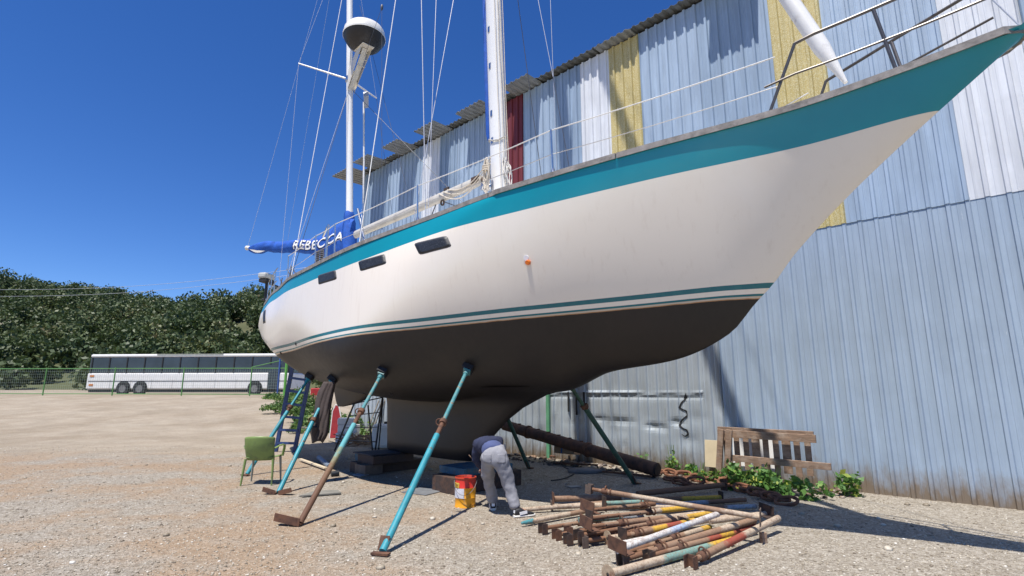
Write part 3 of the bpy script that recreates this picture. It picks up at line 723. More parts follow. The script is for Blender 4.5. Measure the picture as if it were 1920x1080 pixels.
def text_mesh(txt, bold=.0, space=1.0):
    cu = bpy.data.curves.new('lettering', 'FONT'); cu.body = txt; cu.resolution_u = 4; cu.offset = bold; cu.space_character = space
    ob = bpy.data.objects.new('lettering', cu); COL.objects.link(ob); bpy.context.view_layer.update()
    me = bpy.data.meshes.new_from_object(ob.evaluated_get(bpy.context.evaluated_depsgraph_get())); bpy.data.objects.remove(ob); bpy.data.curves.remove(cu)
    bm = bmesh.new(); bm.from_mesh(me); bmesh.ops.subdivide_edges(bm, edges=[e_ for e_ in bm.edges if e_.calc_length() > .12], cuts=2); bmesh.ops.triangulate(bm, faces=bm.faces)
    V = [v.co.copy() for v in bm.verts]; F = [tuple(v.index for v in f.verts) for f in bm.faces]; bm.free(); bpy.data.meshes.remove(me); return V, F
V, F = text_mesh('REBECCA', .018, 1.08); wmax = max(v.x for v in V); hmax = max(v.y for v in V)
def near_t(px, py):
    best = min(np.linspace(0, 1, 400), key=lambda t: abs(PXp(b2w(m0+bdir*(t*BL)+bside*fw(t)))[0]-px)); return float(best)
def PXp(Wp):
    d = Wp[1]*cos(PITCH)+(Wp[2]-CAMH)*sin(PITCH); u = (Wp[2]-CAMH)*cos(PITCH)-Wp[1]*sin(PITCH); return 960+1000*Wp[0]/d, 540-1000*u/d
tR, tA = near_t(548, 0), near_t(641, 0)
def letters(out, name, mat, dx=0, dz=0):
    P = []
    for v in V:
        t = tR+(tA-tR)*v.x/wmax+dx; zz = (v.y/hmax-.5)*.245+.015+dz; h = fh(t); sa = max(-.97, min(.97, zz/h)); P.append(cov(t, math.asin(sa), out))
    return MB().add(P, F).build(name, mat, cover, local=True)
letters(.012, 'lettering', M('letter_white', (.80, .80, .78), .6, 0, .05))
letters(.006, 'lettering_shadow', M('letter_black', (.012, .014, .03), .7, 0, .05), .006, -.018)

# lifelines, stanchions, pulpit, pushpit
def rail_s(px, side=-1):
    return float(min(np.linspace(-7.2, 8.7, 1600), key=lambda s: abs(PXp(b2w(sheer(s, side)))[0]-px)))
stS = [rail_s(px) for px in (533, 584, 620, 776, 1031)]
bow_s = rail_s(1437); HL = .66
for side in (-1, 1):
    for s in stS:
        p = sheer(s, side, 0, .07); e = MB(); e.tube([p, p+Vector((0, side*.03, HL))], .0135, 8); e.lathe([(.04, 0), (.03, .03), (.02, .1)], p+Vector((0, 0, .02)), (0, 0, 1), 10); e.build('stanchion', m_steel, yacht, smooth=True, local=True)
    for h, nm, r in ((HL-.01, 'lifeline', .0075), (HL*.48, 'lifeline', .005)):
        pts = []; ss = stS+[bow_s+.12]
        for i, s in enumerate(ss): pts.append(sheer(s, side, h, .07)+Vector((0, side*.03*h/HL, 0)))
        full = [pts[0]]
        for a, c in zip(pts, pts[1:]): full += [a.lerp(c, t)+Vector((0, 0, -.02*sin(pi*t))) for t in (.25, .5, .75, 1)]
        MB().tube(full, r, 6).build(nm, m_white if r > .006 else m_steel, yacht, smooth=True, local=True)
    # pulpit leg and rail
    e = MB(); a = sheer(bow_s, side, 0, .05); top_ = sheer(bow_s+.32, side, HL+.04, .0)
    e.tube([a, top_], .017, 8); e.tube([sheer(bow_s+1.1, side, 0, .03), sheer(bow_s+1.0, side, HL+.05, -.02)], .017, 8)
    e.tube([sheer(bow_s-.0, side, HL*.5, .02)]+[sheer(s, side, HL*.55, .0) for s in np.linspace(bow_s+.3, 8.6, 8)], .012, 8)
    e.tube([top_]+[sheer(s, side, HL+.05+.04*(s-bow_s)*.3, -.02) for s in np.linspace(bow_s+.5, 8.5, 9)]+[Vector((8.8, 0, 4.66+HL+.1))], .017, 8)
    e.build('pulpit', M('dull_steel', (.12, .11, .105), .4, .7, .2, 9), yacht, smooth=True, local=True)
    e = MB(); st = [-7.1, -6.6, -5.9, -5.2]
    for s in st: e.tube([sheer(s, side, 0, .06), sheer(s, side, HL, .06)], .013, 8)
    e.tube([sheer(s, side, HL, .06) for s in np.linspace(-7.28, -4.9, 14)], .013, 8); e.tube([sheer(s, side, HL*.5, .06) for s in np.linspace(-7.28, -4.9, 14)], .011, 8)
    e.build('pushpit', m_steel, yacht, smooth=True, local=True)
# cockpit fittings seen above the stern: folded ladder of bent bars, sheet winches, bracket legs
a = at(556, 508, 0) if False else None
sp = rail_s(572); base = sheer(sp, -1, 0, .35)
e = MB()
for k in range(11):
    z = base.z+.02+.042*k; w_ = .17-.05*abs(k-5)/5
    e.tube([(base.x-w_, base.y-.05, z), (base.x-w_*.5, base.y-.12, z-.02), (base.x+w_*.5, base.y-.12, z-.02), (base.x+w_, base.y-.03, z+.01)], .013, 6)
for dx in (-.1, .03, .10): e.tube([(base.x+dx, base.y-.05, base.z-.1), (base.x+dx, base.y-.05, base.z+.5)], .017, 6)
e.build('folded_ladder', m_wiredark, yacht, smooth=True, local=True)
for px, r in ((593, .08), (660, .085)):
    s = rail_s(px); p = sheer(s, -1, .02, .5)
    MB().lathe([(r, 0), (r, .05), (r*.7, .09), (r*.7, .2), (r, .23), (r, .27), (0, .27)], p, (0, 0, 1), 16).build('winch', m_steel, yacht, smooth=True, local=True)
for px in (582, 646):
    s = rail_s(px); p = sheer(s, -1, 0, .3); e = MB()
    e.tube([p, p+Vector((.02, 0, .95))], .025, 8); e.tube([p+Vector((.02, 0, .95)), p+Vector((-.55, .15, .85))], .02, 8) if px < 600 else e.tube([p+Vector((-.2, 0, .9)), p+Vector((.25, 0, 0))], .025, 8)
    e.build('davit', m_steel, yacht, smooth=True, local=True)
for px, dx in ((505, .1), (512, -.1), (519, .15), (526, -.12)):
    s = rail_s(max(px, 503)); p = sheer(s, -1, 0, .15)
    MB().tube([p+Vector((-.1, .1, 0)), p+Vector((dx, .1, .55))], .014, 6).build('stern_leg', m_wiredark, yacht, smooth=True, local=True)
    MB().tube([p+Vector((.2, .2, .2)), p+Vector((-.15, .1, .6))], .012, 6).build('stern_brace', m_wiredark, yacht, smooth=True, local=True)

# standing and running rigging: each wire its own part
def wire(p, q, r=.006, mat=None, nm='stay'):
    return MB().tube([p, q], r, 6).build(nm, mat or m_wire, yacht, smooth=True, local=True)
def up_to(lo_px, hi_px, blo, bhi, ytop=-420, r=.006, mat=None, nm='stay'):
    lo = sheer(rail_s(lo_px[0]), -1, .03, .05) if blo is None else cl(lo_px[0], lo_px[1], blo)
    k = (hi_px[0]-lo_px[0])/(hi_px[1]-lo_px[1]); hx_ = hi_px[0]+k*(ytop-hi_px[1]); hi = cl(hx_, ytop, bhi)
    if hi.z > 21: t = (21-lo.z)/(hi.z-lo.z); hi = lo.lerp(hi, t)
    return wire(lo, hi, r, mat, nm)
up_to((793, 408), (788, 0), None, -1.2, -300, .008, nm='shroud')
up_to((770, 420), (848, 0), None, 0, -420, .007, nm='shroud')
up_to((797, 405), (815, 0), None, -.6, -420, .006, nm='shroud')
up_to((668, 460), (740, 0), None, 0, -250, .009, m_white, 'runner')
up_to((541, 527), (640, 0), None, 0, -120, .008, m_white, 'shroud')
wire(m1, cl(595, 0, -.25).lerp(m1, -.35), .005, nm='topping_lift')
tip = sl; wire(sheer(rail_s(518), -1, .03, .05), tip, .005, nm='shroud'); wire(tip, (ZR(15.8), 0, 15.8), .005, nm='shroud')
up_to((536, 470), (617, 0), .8, .2, -100, .004, nm='backstay')
zl = zr_-.25
for lp in ((528, 525), (541, 521)): wire(sheer(rail_s(lp[0]), -1, .03, .05), (ZR(zl), 0, zl), .006, m_wiredark if lp[0] > 535 else None, 'shroud')
wire((ZR(zl), 0, zl), sheer(rail_s(713), 1, 0, .1), .006, m_wiredark, 'shroud')
tp2 = sr2; wire(tp2, (ZR(15.8), 0, 15.8), .005, nm='shroud'); wire(tp2, sheer(-3.6, 1, 0, .1), .005, m_wiredark, 'shroud')
up_to((716, 330), (716, 12), 0, 0, 10, .005, m_wiredark, 'flag_halyard')
up_to((762, 350), (715, 167), .6, .3, 10, .005, m_wiredark, 'flag_halyard')
hb_ = cl(716, 14); wire(hb_, cl(684, 105, -.15), .005, m_wiredark, 'flag_halyard')
MB().lathe([(.01, -.09), (.035, -.05), (.035, .05), (.01, .09)], hb_, (.05, 0, 1), 10).build('block', m_wiredark, yacht, smooth=True, local=True)
up_to((1015, 330), (971, 0), 1.45, .2, -300, .007, m_wiredark, 'shroud')
up_to((1037, 144), (1009, 0), 1.1, .5, -300, .006, None, 'shroud'); up_to((1044, 318), (1032, 0), 1.4, 1.0, -300, .006, None, 'shroud')
wire(cl(1037, 144, 1.1), cl(1068, 318, 1.4), .006, m_wiredark, 'shroud')
fs = MB().tube([(7.42, 0, 4.75), (7.24, 0, 5.25), (6.77, 0, 6.6), (4.9, 0, 12.3), (2.27, 0, 20.3), (MR(23.6)+.2, 0, 23.8)], [.02, .085, .09, .11, .10, .05], 12).build('furled_headsail', m_white, yacht, smooth=True, local=True)
wire((8.75, 0, 4.7), (MR(24)+.2, 0, 24.0), .007, nm='forestay')
wire((MR(20.4)-.2, 0, 20.4), (ZR(15.9), 0, 15.9), .006, nm='triatic_stay')

# coils of rope hanging on the mast
def coil(name, centre, w_, h, n, mat, label, group=None):
    t = thing(name, label, 'rope', b2w(centre), BA, group); e = MB()
    for k in range(n):
        ww = w_*random.uniform(.25, 1.1); hh = h*random.uniform(.55, 1.05); ox, oy = random.uniform(-.03, .03), random.uniform(-.035, .02)
        e.tube([(ox+ww*sin(a)*(1+.3*sin(a/2)), oy+random.uniform(-.008, .008), -hh*(1-cos(a))/2) for a in np.linspace(0, 2*pi, 18)], .012, 6)
    e.build('coiled_line', mat, t, smooth=True, local=True); e = MB()
    e.tube([(.07*cos(a), .06*sin(a)-.01, -.13-.006*a) for a in np.linspace(0, 2*pi*3, 30)], .012, 6)
    e.build('hitch', mat, t, smooth=True, local=True); return t
coil('rope_coil', cl(922, 292, -.26)+Vector((-.14, 0, 0)), .07, .72, 7, m_rope, 'cream rope coil hanging on the after side of the big white mast')
rt = cl(946, 305, -.05); t = thing('rope_tail', 'tangle of loose pale rope tails on the forward side of the big white mast', 'rope', b2w(rt), BA)
for k in range(9):
    x0, y0 = random.uniform(-.05, .03), random.uniform(-.06, .05); L = random.uniform(.25, .62); dx = random.uniform(.02, .20)
    MB().tube([(x0+dx*sin(q*1.7)+.015*sin(9*q+k), y0+.02*cos(7*q+2*k), .1-L*q) for q in np.linspace(0, 1, 12)], .009, 6).build('rope_end', M('rope_white', (.66, .63, .58), .9, 0, .2, 40), t, smooth=True, local=True)
e = MB(); e.tube([(.05*cos(q)+.03, .05*sin(q), -.12-.01*q+.05*sin(2*q)) for q in np.linspace(0, 11, 40)], .010, 6); e.build('knot', M('rope_white', (.66, .63, .58)), t, smooth=True, local=True)
# covered outboard motor clamped on the stern rail
op = w2b(at(500, 520, 14.9)); op = Vector((op.x, op.y, op.z)); ow = b2w(op)
t = thing('outboard_motor', 'small grey outboard motor clamped to the stern rail', 'outboard motor', ow, BA+.6)
e = MB(); e.box((0, 0, .02), (.26, .46, .17)); e.build('cowl', M('cowl_grey', (.46, .47, .45), .4, 0, .1, 8), t, bevel=.05, local=True)
e = MB(); e.box((.02, 0, -.12), (.24, .40, .10)); e.tube([(.03, .0, -.14), (.03, .0, -.62)], .05, 10); e.box((.02, .0, -.66), (.10, .22, .06)); e.bar((0, .1, -.15), (.1, .5, -.2), .05, .05); e.build('leg', m_black, t, bevel=.015, local=True)
e = MB()
for k in range(3): e.prism([Vector((.08, 0, -.7)), Vector((.08, .10*cos(2.1*k), -.7+.10*sin(2.1*k))), Vector((.09, .10*cos(2.1*k+.8), -.7+.10*sin(2.1*k+.8)))], (.01, 0, 0))
e.build('propeller', m_steel, t, local=True)

# ------------------------------------------------------------------ adjustable props holding the hull up
def torus(e, c, axis, R, r, seg=14, a0=0, a1=2*pi):
    c = Vector(c); q = Vector((0, 0, 1)).rotation_difference(Vector(axis).normalized()).to_matrix()
    e.tube([c+q @ Vector((R*cos(a), R*sin(a), 0)) for a in np.linspace(a0, a1, seg+1)], r, 6, caps=False)
def stand(foot, top, nrm, lab, ml, mu, mc, f=(.52, .60), r=.037, base='angle', group='props holding up the hull'):
    foot, top = Vector(foot), Vector(top); t = thing('boat_stand', lab, 'boat stand', (foot.x, foot.y, 0), 0, group)
    foot = Vector((foot.x, foot.y, .03)); d = (top-foot).normalized(); end = top-d*.14; hd = Vector((d.x, d.y, 0)).normalized(); sd = Vector((-hd.y, hd.x, 0))
    p = lambda k: foot.lerp(end, k)
    MB().tube([p(0), p(f[0])], r, 14).build('lower_tube', ml, t, smooth=True)
    if mc is not None: MB().tube([p(f[0]), p(f[1])], r*.80, 12).build('threaded_sleeve', mc, t, smooth=True)
    MB().tube([p(f[1]), p(1)], r*.74, 12).build('upper_tube', mu, t, smooth=True)
    e = MB(); e.lathe([(r*.85, -.035), (r*1.35, -.03), (r*1.35, .03), (r*.85, .035)], p(f[1]), d, 14); col = e.build('collar', m_rust, t, smooth=True)
    e = MB(); torus(e, p(f[1])+sd*r*1.4, hd, r*1.1, .009); e.build('handle', m_rust, col, smooth=True)
    for k in range(5): e = None
    e = MB()
    for k in range(6):
        c = p(f[1]+.08+.05*k); e.tube([c-sd*r*.78, c+sd*r*.78], .009, 8)
    e.build('pin_hole', m_black, t)
    e = MB(); e.box(end+d*.02, (.11, .11, .02), Vector((0, 0, 1)).rotation_difference(nrm).to_matrix()); e.tube([end-d*.06, end+d*.02], r*1.0, 12); e.build('head_plate', mu, t)
    R = Vector((0, 0, 1)).rotation_difference(nrm).to_matrix()
    MB().box(top-nrm*.045, (.16, .16, .09), R).build('pad', M('pad_dark', (.02, .02, .022), .8, 0, .3, 10), t, bevel=.008)
    e = MB()
    if base == 'angle':
        c = foot-hd*.01
        e.bar(c-sd*.03+Vector((0, 0, -.01)), c+sd*.30+Vector((0, 0, .03)), .10, .012); e.bar(c-sd*.03-hd*.05+Vector((0, 0, .02)), c+sd*.30-hd*.05+Vector((0, 0, .07)), .012, .09)
    elif base == 'wide':
        for q in (-1, 1): e.bar(foot+sd*q*.03-Vector((0, 0, .015)), foot+sd*q*.24+Vector((0, 0, .03)), .10, .012); e.bar(foot+sd*q*.03-hd*.05, foot+sd*q*.24-hd*.05+Vector((0, 0, .05)), .01, .07)
    else:
        e.bar(foot-sd*.09-hd*.04-Vector((0, 0, .01)), foot+sd*.09-hd*.04-Vector((0, 0, .01)), .07, .02); e.bar(foot+sd*.02+hd*.03, foot+sd*.02+hd*.09+Vector((0, 0, .12)), .10, .01)
    e.build('foot_plate', m_rust, t)
    return t
def hn(l):
    _, n = hs(l.x, l.z, -1 if l.y < 0 else 1, 0); return n
def hull_n_world(n): return Vector((A2[0]*n.x+N2[0]*n.y, A2[1]*n.x+N2[1]*n.y, n.z))
for fpx, tpx, lab, ml, mu, mc, f, bs in (
    ((717, 1040), (879, 688), 'nearest bright turquoise steel prop with a rusty sleeve, under the middle of the hull', m_teal, m_tealworn, m_rust, (.55, .63), 'plain'),
    ((562, 986), (719, 695), 'prop with a rusty brown lower tube and worn turquoise top leaning under the hull', None, m_tealworn, m_rust, (.60, .70), 'angle'),
    ((522, 927), (626, 708), 'turquoise prop with a dark jacket hung over it', m_teal, m_teal, None, (.60, .62), 'wide'),
    ((463, 892), (583, 703), 'turquoise prop in front of the blue ladder, passing behind the green chair', m_teal, m_teal, m_rust, (.64, .69), 'plain')):
    l = hullhit(*tpx)
    if ml is None:
        ml, nt, b = newmat('prop_rust_to_teal'); u = nd(nt, 'ShaderNodeUVMap', uv_map='UVMap'); s = nd(nt, 'ShaderNodeSeparateXYZ'); nt.links.new(u.outputs[0], s.inputs[0])
        q = nd(nt, 'ShaderNodeMath', operation='MULTIPLY_ADD'); nt.links.new(noise(nt, 9, 6, .7), q.inputs[0]); q.inputs[1].default_value = .5; nt.links.new(s.outputs[0], q.inputs[2])
        c = ramp(nt, [(.5, (.12, .058, .032)), (.85, (.17, .095, .05)), (1.0, (.20, .22, .13)), (1.2, (.10, .33, .35))]); c.color_ramp.elements[0].position = .45; c.color_ramp.elements[1].position = .75; c.color_ramp.elements[2].position = .88; c.color_ramp.elements[3].position = 1.
        nt.links.new(q.outputs[0], c.inputs[0]); setc(nt, b, 'Base Color', c.outputs[0]); b.inputs['Roughness'].default_value = .75; bump(nt, b, noise(nt, 60, 4), .25)
    n = hull_n_world(hn(l)); stand(gnd(*fpx), b2w(l), -n if n.z > 0 else n, lab, ml, mu, mc, f, base=bs) if False else stand(gnd(*fpx), b2w(l), (-n if n.z < 0 else n), lab, ml, mu, mc, f, base=bs)
# far side: two green props
for fpx, s, z, lab, f in (((1190, 908), 3.3, 1.80, 'dark green prop on the far side, leaning between the forefoot and the wall', (.78, .8)), ((991, 879), 1.5, 1.85, 'dark green prop on the far side, foot just right of the bent over worker', (.7, .72))):
    b = float(hbm(s, z)); n = hull_n_world(hs(s, z, 1, 0)[1]); fo = gnd(*fpx)
    if s > 3:                                                     # head on the sight line that shows just under the hull
        tp = onplane(1062, 712, BO+N2*b, N2); tp = Vector(tp)
    else: tp = Vector(onplane(929, 731, BO+N2*1.3, N2))
    stand(fo, tp, -n if n.z < 0 else n, lab, m_green, m_green, None, f, r=.042, base='plain')

# ------------------------------------------------------------------ timber blocks under the keel
def block(name, c, size, rz, mat, label, group='blocks under the keel'):
    t = MB(); R = Matrix.Rotation(rz, 3, 'Z'); t.box((0, 0, size[2]/2), size, R); o = t.build(name, mat, None, bevel=.008); o.location = c; WM[o.name] = Matrix.Translation(c)
    return tag(o, label, 'block', group)
KA = BA
def kb(s, b, z): p = b2w((s, b, z)); return (p.x, p.y, p.z)
block('timber_block', kb(-1.35, -.62, 0), (.30, .42, .20), KA, m_blocks, 'brown squared timber at the left end of the block stack under the keel')
block('timber_block', kb(-.98, -.70, 0), (.34, .40, .19), KA+.1, M('block_pale', (.15, .11, .08), .85, 0, .3, 6), 'paler squared timber in front at the foot of the left block stack')
block('timber_block', kb(-1.25, .05, 0), (.6, 1.0, .19), KA, m_blocks, 'long timber at the bottom of the left stack, lying across under the keel')
block('timber_block', kb(-1.50, -.45, .20), (.22, .46, .135), KA-.06, m_blockblue, 'blue painted timber end on top of the left block stack')
block('timber_block', kb(-1.05, -.30, .193), (.62, .9, .15), KA, m_blocks, 'thick brown beam across the top of the left block stack')
block('timber_board', kb(-1.2, -.15, .346), (.75, 1.2, .024), KA, M('board_dark', (.06, .055, .06), .8, 0, .3, 6), 'thin dark board lying directly under the heel of the keel')
block('timber_block', kb(1.60, -.12, 0), (.62, 1.40, .25), KA, m_rustdark, 'big dark baulk under the front half of the keel')
block('timber_block', kb(1.53, -.10, .252), (.66, 1.05, .112), KA, m_blockblue, 'blue painted timber on top of the dark baulk behind the paint drum')
block('metal_sheet', kb(1.3, -1.0, .004), (.5, .45, .012), KA+.3, M('sheet_dull', (.22, .23, .24), .5, .3, .2, 6), 'dull sheet lying on the gravel in front of the keel blocks', None)['category'] = 'sheet'

# ------------------------------------------------------------------ heap of rusty adjustable props
def pipe_mat(stops, k):
    m, nt, b = newmat('prop_paint_%d' % k); u = nd(nt, 'ShaderNodeUVMap', uv_map='UVMap'); s = nd(nt, 'ShaderNodeSeparateXYZ'); nt.links.new(u.outputs[0], s.inputs[0])
    tc = nd(nt, 'ShaderNodeTexCoord').outputs['Object']
    q = nd(nt, 'ShaderNodeMath', operation='MULTIPLY_ADD'); nt.links.new(noise(nt, 14, 5, .7, tc), q.inputs[0]); q.inputs[1].default_value = .16; nt.links.new(s.outputs[0], q.inputs[2])
    q2 = nd(nt, 'ShaderNodeMath', operation='SUBTRACT'); nt.links.new(q.outputs[0], q2.inputs[0]); q2.inputs[1].default_value = .08
    r = ramp(nt, stops); nt.links.new(q2.outputs[0], r.inputs[0]); n = noise(nt, 42, 6, .75, tc); n2 = noise(nt, 7, 6, .7, tc)
    c = mix(nt, smap(nt, n, .46, .72), r.outputs[0], mix(nt, smap(nt, n2, .35, .65), (.24, .13, .075), (.10, .045, .028)))
    c = mix(nt, smap(nt, n2, .52, .72), c, (.17, .095, .058))
    setc(nt, b, 'Base Color', c); b.inputs['Roughness'].default_value = .8; b.inputs['Specular IOR Level'].default_value = .3; bump(nt, b, n, .35); return m
CR = (.44, .36, .27); BR = (.27, .175, .115); RU = (.19, .10, .058); YE = (.56, .34, .04); RE = (.30, .06, .04); TE = (.17, .31, .27); WH = (.56, .54, .51); GR = (.30, .36, .40); PB = (.36, .44, .56)
def stp(*cols):
    out = []; n = len(cols)
    for i, c in enumerate(cols):
        p = i/n; out += [(max(0, p+.01), c), (min(1, p+1/n-.03), c)]
    return out[:30]
nprop = [0]
m_headgrey = M('head_grey_brown', (.13, .095, .075), .85, 0, .35, 12, (.07, .045, .035), .55, .12, 8, .35, 90)
def prop(A, B, zA, zB, cols, lab, collar=None, head=None, tail=None, r=.036, dark=False):
    nprop[0] += 1; r *= .84
    a, b_ = gnd(A[0], A[1], zA), gnd(B[0], B[1], zB); d = (b_-a).normalized(); L = (b_-a).length; sd = d.cross(Vector((0, 0, 1))).normalized(); up = sd.cross(d).normalized()
    t = thing('steel_prop', lab, 'prop', (a.x, a.y, a.z), 0, 'rusty steel props in the heap'); mt = pipe_mat(stp(*cols), nprop[0])
    def wavy(p, q, rr, m, nm):
        n = 10; pts = [p.lerp(q, i/n) for i in range(n+1)]; return MB().tube(pts, [rr]*(n+1), 14).build(nm, m, t, smooth=True)
    if collar is not None:
        c = a+d*(L*collar); inner = pipe_mat(stp(RU, BR), 100+nprop[0])
        wavy(a, c, r*.74, inner, 'inner_tube'); wavy(c, b_, r, mt, 'outer_tube')
        e = MB(); e.lathe([(r*.95, -.05), (r*1.25, -.04), (r*1.28, .015), (r*1.0, .03)], c, d, 14); co = e.build('collar', m_rust, t, smooth=True)
        e = MB(); torus(e, c+up*r*1.25, d, r*.95, .008); e.build('handle', m_rust, co, smooth=True)
        e = MB(); torus(e, c+d*.06, d, r*1.18, .009); e.build('ring', m_rust, co, smooth=True)
        e = MB(); k = .15
        while L*k < L*collar-.12:
            q = a+d*(L*k); e.tube([q-sd*r*.76, q+sd*r*.76], .0085, 8); k += .1
        if e.v: e.build('pin_hole', m_black, t)
    else:
        wavy(a, b_, r, mt, 'outer_tube')
    for which, q, s in ((head, a, -1), (tail, b_, 1)):
        if not which: continue
        dd = d*s; e = MB(); mh = random.choice((m_rust, m_rustdark, m_headgrey, m_rust))
        if which == 'flange': e.lathe([(.016, .0), (.075, 0), (.078, .008), (.016, .01)], q, dd, 20, cap=False); e.lathe([(.016, .011), (.03, .011), (.03, -.03), (.016, -.03)], q, dd, 14, cap=False); mh = M('flange_cream', (.40, .31, .21), .8, 0, .3, 12, RU, .55, .1, 9)
        elif which == 'plate': e.bar(q-up*.085, q+up*.085, .13, .010, dd)
        elif which == 'angle':
            w_ = .17; e.bar(q+dd*.005-sd*w_*.55+up*.06, q+dd*.005+sd*w_*.75+up*.04, .010, .12, up); e.bar(q-dd*.05-sd*w_*.55, q-dd*.05+sd*w_*.75-up*.02, .10, .010, up)
        elif which == 'channel':
            e.box((0, 0, 0), (.010, .10, .105)); e.box((-.033, -.045, 0), (.066, .009, .105)); e.box((-.033, .045, 0), (.066, .009, .105))
            Rm = Matrix((-dd, sd, up)).transposed().to_3x3(); e.v = [tuple(q+dd*.01+Rm @ Vector(v)) for v in e.v]
        elif which == 'cone': e.lathe([(r, 0), (r*.98, .03), (r*.55, .16), (r*.35, .17)], q, dd, 14); mh = m_tealworn
        e.build('end_plate' if which != 'cone' else 'end_cone', mh, t)
    return t
X8 = lambda x, y: (1060+x/4.8, 880+y/4.8)
prop(X8(245, 180), X8(1755, 432), .40, .27, [BR, CR, CR, BR, CR], 'topmost prop of the heap, long and rust streaked, lying slantwise across all others', .09, 'channel', 'plate', .034)
prop(X8(390, 945), X8(1500, 640), .045, .05, [CR, CR, TE, TE, YE], 'nearest prop of the heap, cream fading to teal and yellow, with a round end flange', None, 'flange', None, .044)
prop(X8(1150, 822), X8(1915, 440), .06, .15, [BR, RE, CR, CR], 'right front prop of the heap with flaking pale red paint and square rusty foot', .09, 'channel', None, .042)
prop(X8(780, 778), X8(1710, 512), .06, .09, [BR, BR, RE, YE, RE, RE], 'prop painted red with a yellow stretch, second from the front of the heap', .245, 'channel', None, .038)
prop(X8(545, 805), X8(1700, 455), .06, .16, [BR, BR, BR, CR, BR], 'plain brown prop just behind the red and yellow one', .23, 'channel', None, .042)
prop(X8(505, 762), X8(1300, 520), .06, .10, [BR, CR, CR, YE], 'thin rusty prop with a cream outer tube, behind the plain brown one', .56, None, None, .036)
prop(X8(462, 730), X8(1372, 402), .14, .26, [WH, WH, WH, PB, WH, WH], 'whitewashed prop with a blue smear, bent plate at its left end', None, 'angle', None, .037)
prop(X8(385, 622), X8(1000, 560), .07, .06, [CR, CR, BR], 'cream prop with a round flange facing left in the middle of the heap', None, 'flange', None, .036)
prop(X8(475, 678), X8(900, 590), .05, .06, [WH, CR], 'short pale prop with a rusty flange, under the whitewashed one', None, 'flange', None, .036)
prop(X8(515, 603), X8(1160, 462), .10, .13, [BR, YE, RE, YE], 'brown prop with a bright yellow patch and a red end', .19, 'plate', None, .037)
prop(X8(150, 592), X8(1310, 395), .10, .15, [BR, BR, CR, YE, YE], 'prop with a yellow far half and a deep rusty near half', .49, 'channel', None, .036)
prop(X8(180, 520), X8(1250, 395), .17, .15, [BR, BR, CR, CR], 'brown prop with a wide bent plate on its left end, under the drilled one', .28, 'angle', None, .036)
prop(X8(215, 442), X8(1150, 340), .21, .18, [CR, YE, YE, YE], 'drilled rusty prop ending in a yellow outer tube', .55, 'plate', None, .036)
prop(X8(190, 372), X8(800, 310), .25, .20, [RU, RU], 'short dark rusty prop with a large angle iron on its left end', .82, 'angle', None, .035)
prop(X8(350, 308), X8(700, 292), .20, .20, [TE, TE, TE], 'teal prop with a brown triangular plate at its end', None, 'plate', None, .032)
prop(X8(-110, 266), X8(500, 252), .10, .10, [BR, BR, RU], 'thick rusty prop with flat disc end at the back left of the heap', None, 'plate', None, .045)
prop((980, 956), (1150, 941), .045, .09, [CR, CR, BR], 'cream prop whose tip lies just right of the worker\'s shoe', None, None, None, .033)
prop((1034, 951), (1180, 944), .05, .09, [CR, CR, BR], 'pale prop with a thin upright disc, in front of the thick rusty one', None, 'plate', None, .036)
prop((999, 977), (1130, 952), .045, .06, [CR, BR], 'brown prop with a grey teal cone on its tip, nearest the worker\'s shoe', None, 'cone', None, .036)
prop((1195, 926), (1357, 909), .09, .10, [RU, RU], 'dark prop in the shade at the very back of the heap', None, None, 'plate', .048)
prop((1205, 938), (1352, 933), .06, .07, [RU, RU, YE, YE], 'shaded prop with a dull yellow end at the back of the heap', None, None, 'plate', .042)
prop((1180, 951), (1398, 937), .05, .05, [GR, GR, RU], 'grey prop in the shade behind the topmost one', None, None, None, .036)
prop((1250, 957), (1417, 949), .045, .05, [GR, RU, GR], 'lowest grey prop at the shaded right of the heap', None, None, None, .036)
prop(X8(1300, 470), X8(1800, 400), .10, .12, [CR, CR], 'cream prop lying under the right end of the topmost one', None, None, 'angle', .038)
for A, B, z, lab in (((1024, 990), (1200, 962), .06, 'rusty prop with the leftmost channel foot at the front edge of the heap'), ((1050, 1002), (1240, 972), .05, 'rusty prop, its channel foot second from left along the heap\'s front edge'),
                     ((1072, 1010), (1260, 985), .06, 'rusty prop with a twisted channel foot beside the cream flange'), ((1100, 1014), (1290, 985), .06, 'rusty prop with a black channel foot nearest the cream flange')):
    prop(A, B, z, z+.03, [RU, BR], lab, .35, 'channel', None, .035)
for A, B, zA, zB, cols, lab, col_, hd_ in ((X8(120, 455), X8(700, 420), .13, .13, [TE, TE, GR], 'grey green prop showing between the drilled prop and the wide bent plate', None, None),
        (X8(60, 560), X8(900, 470), .06, .09, [RU, CR, YE], 'thin prop under the wide bent plate, rusty turning yellow', .3, 'channel'), (X8(230, 640), X8(900, 560), .045, .06, [RU, BR], 'rusty prop in the gap left of the cream flange', .4, None),
        (X8(640, 745), X8(1250, 600), .05, .09, [BR, CR, GR], 'brown and grey prop under the plain brown one', .3, None), (X8(900, 720), X8(1650, 520), .045, .06, [CR, WH, PB], 'pale bluish prop showing below the red and yellow one', None, None),
        (X8(1050, 500), X8(1560, 410), .09, .12, [BR, CR, CR], 'cream prop crossing behind the whitewashed one', None, 'plate'), (X8(250, 330), X8(1000, 345), .15, .14, [CR, BR, CR], 'cream prop lying just under the short dark rusty one', None, None)):
    prop(A, B, zA, zB, cols, lab, col_, hd_, None, .034)
E_ = MB(); E_.box((0, 0, .05), (.06, .05, .11), Matrix.Rotation(.3, 3, 'Z')); o = E_.build('wooden_stub', m_wood, None, bevel=.004); o.location = gnd(1432, 1018); tag(o, 'small wooden stub standing under the right end of the prop heap', 'stub')

